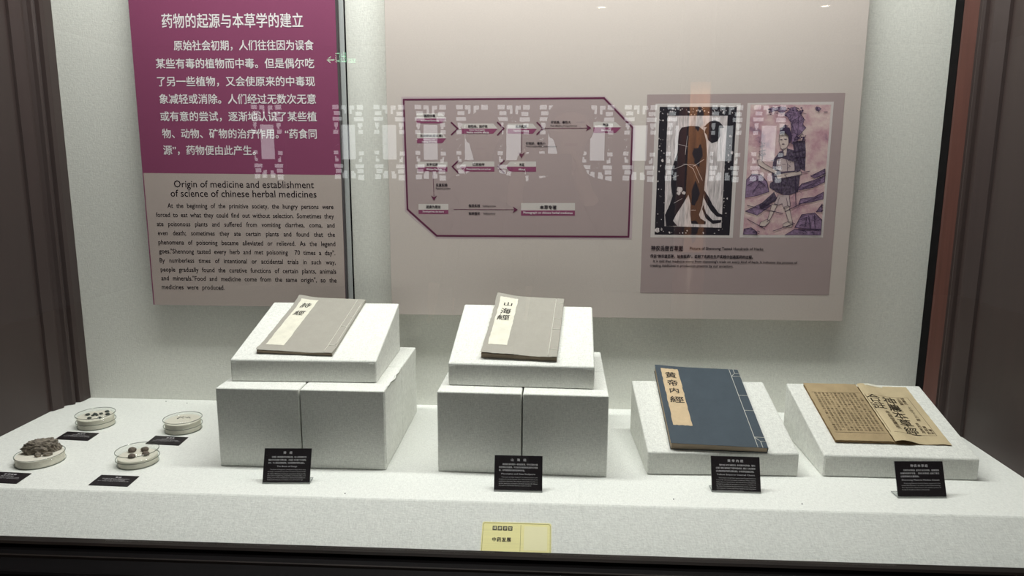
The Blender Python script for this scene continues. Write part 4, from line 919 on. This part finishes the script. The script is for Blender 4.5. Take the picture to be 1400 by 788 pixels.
# warm wooden plaque on a pillar, lit by its own spot
WARM = vary(mat('warm_wood', (0.42, 0.20, 0.09), 0.5, 0.3), [(30, 30, 3)], 0.3)
pil = thing('wooden_pillar', 'dark round wooden pillar with a tall brown plaque out in the hall', 'pillar', (1.205, -5.12, BOT))
lathe('shaft', [(0, 0), (0.17, 0), (0.17, 0.05), (0.125, 0.08), (0.12, 2.85), (0, 2.85)], REDWOOD, pil, 32)
pq = box('plaque', -0.075, 0.075, 0.118, 0.150, 0.85, 2.12, WARM, pil, bev=0.006)
bb = []
rs = random.Random(11)
for zc in (1.02, 1.30, 1.58, 1.86): bb.append([(a * 0.5, zc + b) for a, b in blob(0, 0, 0.075, 11, 1.2)])
poly = poly_xz('dark_marks', bb, 0.1515, BLK, pq)
for p in poly.data.polygons: p.flip()
sp = bpy.data.lights.new('pillar_spot', 'SPOT'); sp.energy = 330; sp.spot_size = math.radians(40); sp.spot_blend = 0.6; sp.color = (1.0, 0.82, 0.62); sp.shadow_soft_size = 0.05
so = bpy.data.objects.new('pillar_spot', sp); link(so); so.location = (1.205, -3.9, 1.9); so.rotation_euler = (Vector((1.205, -4.97, 0.65)) - so.location).to_track_quat('-Z', 'Y').to_euler()
# green exit sign hanging in the hall
GREEN = mat('exit_green', (0.2, 0.8, 0.4), 0.5, emis=(0.45, 1.0, 0.6), es=4.5)
ex_ = thing('exit_sign', 'green lit exit sign hanging in the dark hall', 'sign', (-1.735, -6.0, 1.577))
box('sign_box', -0.20, 0.20, -0.04, -0.001, -0.085, 0.085, BLACKWOOD, ex_, bev=0.004)
P = Print()
P.fit('出口', -0.010, 0.085, -0.040, 0.055, 0.012); P.fit('EXIT', -0.090, -0.025, -0.040, -0.005, 0.012)
P.build('sign_lettering', lambda a, b: (-a, 0.0015, b), GREEN, ex_)
ar = poly_xz('sign_arrow', [[(-0.165, -0.015), (-0.138, 0.012), (-0.126, 0.012), (-0.146, -0.009), (-0.095, -0.009), (-0.095, -0.021), (-0.146, -0.021), (-0.126, -0.042), (-0.138, -0.042)]], 0.0015, GREEN, ex_)

# ------------------------------------------------------------------ two people in the dim hall, faint reflections in the glass
SKINM = mat('skin', (0.46, 0.30, 0.22), 0.6, 0.3); JACKET = vary(mat('dark_jacket', (0.022, 0.022, 0.028), 0.85, 0.15), [(40, 40, 40)], 0.2); COAT = vary(mat('brown_coat', (0.035, 0.026, 0.022), 0.85, 0.15), [(40, 40, 40)], 0.2)
TROUS = mat('dark_trousers', (0.02, 0.021, 0.026), 0.85, 0.1); SHOE = mat('black_shoe', (0.012, 0.012, 0.012), 0.5, 0.3); HAIR = mat('black_hair', (0.010, 0.009, 0.009), 0.5, 0.4)
EYEW = mat('eye_white', (0.6, 0.58, 0.55), 0.3, 0.4)
def person(loc, rz, label, top, arms, scale=1.0):
    """arms: for each side (shoulder, elbow, wrist, palm, finger direction, spread direction, thumb direction)"""
    root = thing('person', label, 'person', loc, rz)
    P_, R_, E_ = [], [], []
    def add(p, r, par=None):
        P_.append(tuple(p)); R_.append(r)
        if par is not None: E_.append((par, len(P_) - 1))
        return len(P_) - 1
    pel = add((0, 0, .95), .145); sp1 = add((0, -.01, 1.10), .135, pel); ch = add((0, -.005, 1.28), .15, sp1); up = add((0, -.005, 1.40), .12, ch)
    n0 = add((0, -.004, 1.455), .060, up); nk = add((0, .002, 1.515), .044, n0); jaw = add((0, .030, 1.578), .060, nk); hd = add((0, .020, 1.650), .086, jaw); add((0, .008, 1.718), .064, hd)
    for s in (-1, 1):
        hip = add((s * .092, 0, .87), .092, pel); kn = add((s * .10, .015, .49), .060, hip); an = add((s * .105, -.02, .10), .043, kn); add((s * .118, .11, .045), .040, an)
    hands = []
    for s in (-1, 1):
        el, wr, pa, fd, sd, td = arms[s]
        sh = add((s * .172, -.005, 1.405), .066, up); e_ = add(el, .047, sh); w_ = add(wr, .029, e_); p_ = add(pa, .030, w_)
        fd, sd, td = Vector(fd).normalized(), Vector(sd).normalized(), Vector(td).normalized()
        curl = Vector(fd).cross(sd) * (0.35 * s)
        for k, ln in enumerate((.062, .072, .068, .054)):
            b = Vector(pa) + sd * (0.029 - 0.0193 * k) + fd * .032
            a1 = add(b, .0105, p_); a2 = add(b + fd * ln * .5 + curl * ln * .2, .0095, a1); add(b + fd * ln * .9 + curl * ln * .75, .0080, a2)
        t0 = add(Vector(pa) + td * .028 - fd * .006, .0125, p_); t1 = add(Vector(pa) + td * .052 + fd * .018, .0105, t0); add(Vector(pa) + td * .060 + fd * .042, .0090, t1)
        hands.append(Vector(pa))
    me = bpy.data.meshes.new('body'); me.from_pydata(P_, E_, []); ob = bpy.data.objects.new('body', me); link(ob)
    ob.modifiers.new('skin', 'SKIN'); ob.modifiers.new('subd', 'SUBSURF').levels = 3
    for i, v in enumerate(me.skin_vertices[0].data): v.radius = (R_[i], R_[i] * (0.72 if i in (0, 1, 2, 3) else 1.0)); v.use_root = (i == 0)
    bpy.context.view_layer.update(); dg = bpy.context.evaluated_depsgraph_get(); bm_ = bpy.data.meshes.new_from_object(ob.evaluated_get(dg)); bpy.data.objects.remove(ob)
    for m in (top, SKINM, TROUS, SHOE, mat('lips', (0.33, 0.14, 0.12), 0.6, 0.3)): bm_.materials.append(m)
    for v in bm_.vertices:      # nose, brow, eye hollows, chin, ears
        c = v.co
        if c.z > 1.53 and c.y > 0.03:
            c.y += 0.024 * math.exp(-((c.x / .011) ** 2 + ((c.z - 1.622) / .014) ** 2)) + 0.012 * math.exp(-((c.x / .009) ** 2 + ((c.z - 1.645) / .016) ** 2))
            for s in (-1, 1): c.y -= 0.010 * math.exp(-(((c.x - s * .033) / .016) ** 2 + ((c.z - 1.655) / .013) ** 2))
            c.y += 0.006 * math.exp(-((c.x / .024) ** 2 + ((c.z - 1.588) / .008) ** 2)) + 0.007 * math.exp(-((c.x / .02) ** 2 + ((c.z - 1.556) / .014) ** 2))
        if 1.59 < c.z < 1.69 and abs(c.x) > .05: c.x += (1 if c.x > 0 else -1) * 0.016 * math.exp(-(((c.y - .005) / .014) ** 2 + ((c.z - 1.638) / .024) ** 2))
    for p in bm_.polygons:
        c = p.center; p.use_smooth = True
        if c.z > 1.475 and abs(c.x) < .12 and c.y < .2 and c.z > 1.475 + .12 * max(0, abs(c.x) - .055): p.material_index = 4 if (c.y > .05 and abs(c.x) < .023 and abs(c.z - 1.588) < .0055) else 1
        elif min((c - h).length for h in hands) < .115 and not (abs(c.x) < .14 and c.y < .1): p.material_index = 1
        elif c.z < .085: p.material_index = 3
        elif c.z < .93 and abs(c.x) < .22: p.material_index = 2
    body = bpy.data.objects.new('body', bm_); link(body, root)
    hb = bmesh.new(); bmesh.ops.create_icosphere(hb, subdivisions=4, radius=1.0)
    bmesh.ops.delete(hb, geom=[v for v in hb.verts if (v.co.y > 0.35 and v.co.z < 0.42) or v.co.z < -0.55], context='VERTS')
    for v in hb.verts:
        n = 1 + 0.03 * noise.noise(v.co * 6); v.co = Vector((v.co.x * .093 * n, v.co.y * .100 * n + .004, v.co.z * .105 * n + 1.672))
    hair = bm_obj('hair', hb, HAIR, root, True)
    yf = max(v.co.y for v in bm_.vertices if abs(abs(v.co.x) - .033) < .008 and abs(v.co.z - 1.655) < .008) - .0035
    for s in (-1, 1):
        eb = bmesh.new(); bmesh.ops.create_icosphere(eb, subdivisions=2, radius=.0095, matrix=Matrix.Translation((s * .033, yf - .0062, 1.655)))
        bm_obj('eye', eb, EYEW, root, True)
        ib = bmesh.new(); bmesh.ops.create_icosphere(ib, subdivisions=2, radius=.0052, matrix=Matrix.Translation((s * .033, yf + .0012, 1.655)))
        bm_obj('iris', ib, HAIR, bpy.data.objects[root.children[-1].name], True)
        bb_ = box_bm(s * .033 - .017, s * .033 + .017, yf + .001, yf + .0075, 1.6705, 1.6755, .002)
        bm_obj('eyebrow', bb_, HAIR, root, True)
    return root
person((0.175, -2.30, BOT), 0.0, 'person in a dark jacket raising a phone with both hands', JACKET,
       {-1: ((-.215, .17, 1.20), (-.200, .315, 1.42), (-.192, .352, 1.478), (.12, .35, .9), (.0, .9, -.3), (.5, -.55, .55)),
        1: ((.185, .18, 1.20), (.045, .315, 1.42), (.028, .352, 1.478), (-.12, .35, .9), (.0, .9, -.3), (-.5, -.55, .55))})
ph = thing('phone', 'black phone held up sideways by the person in the dark jacket', 'phone', (0.0925, -1.915, 0.655))
slab2 = slab('phone_body', rrect(-0.078, 0.078, -0.037, 0.037, 0.009), -0.004, 0.004, mat('phone_black', (0.01, 0.01, 0.011), 0.3, 0.5), ph); slab2.rotation_euler = (math.pi / 2, 0, 0)
person((-0.235, -3.10, BOT), 0.12, 'person in a brown coat standing with arms hanging, farther back', COAT,
       {-1: ((-.235, -.02, 1.13), (-.255, .06, .88), (-.255, .085, .80), (0, .15, -1), (0, 1, .1), (.25, .9, -.2)), 1: ((.235, -.02, 1.13), (.255, .06, .88), (.255, .085, .80), (0, .15, -1), (0, 1, .1), (-.25, .9, -.2))})
bpy.data.objects.remove(_to); bpy.data.curves.remove(_cv)
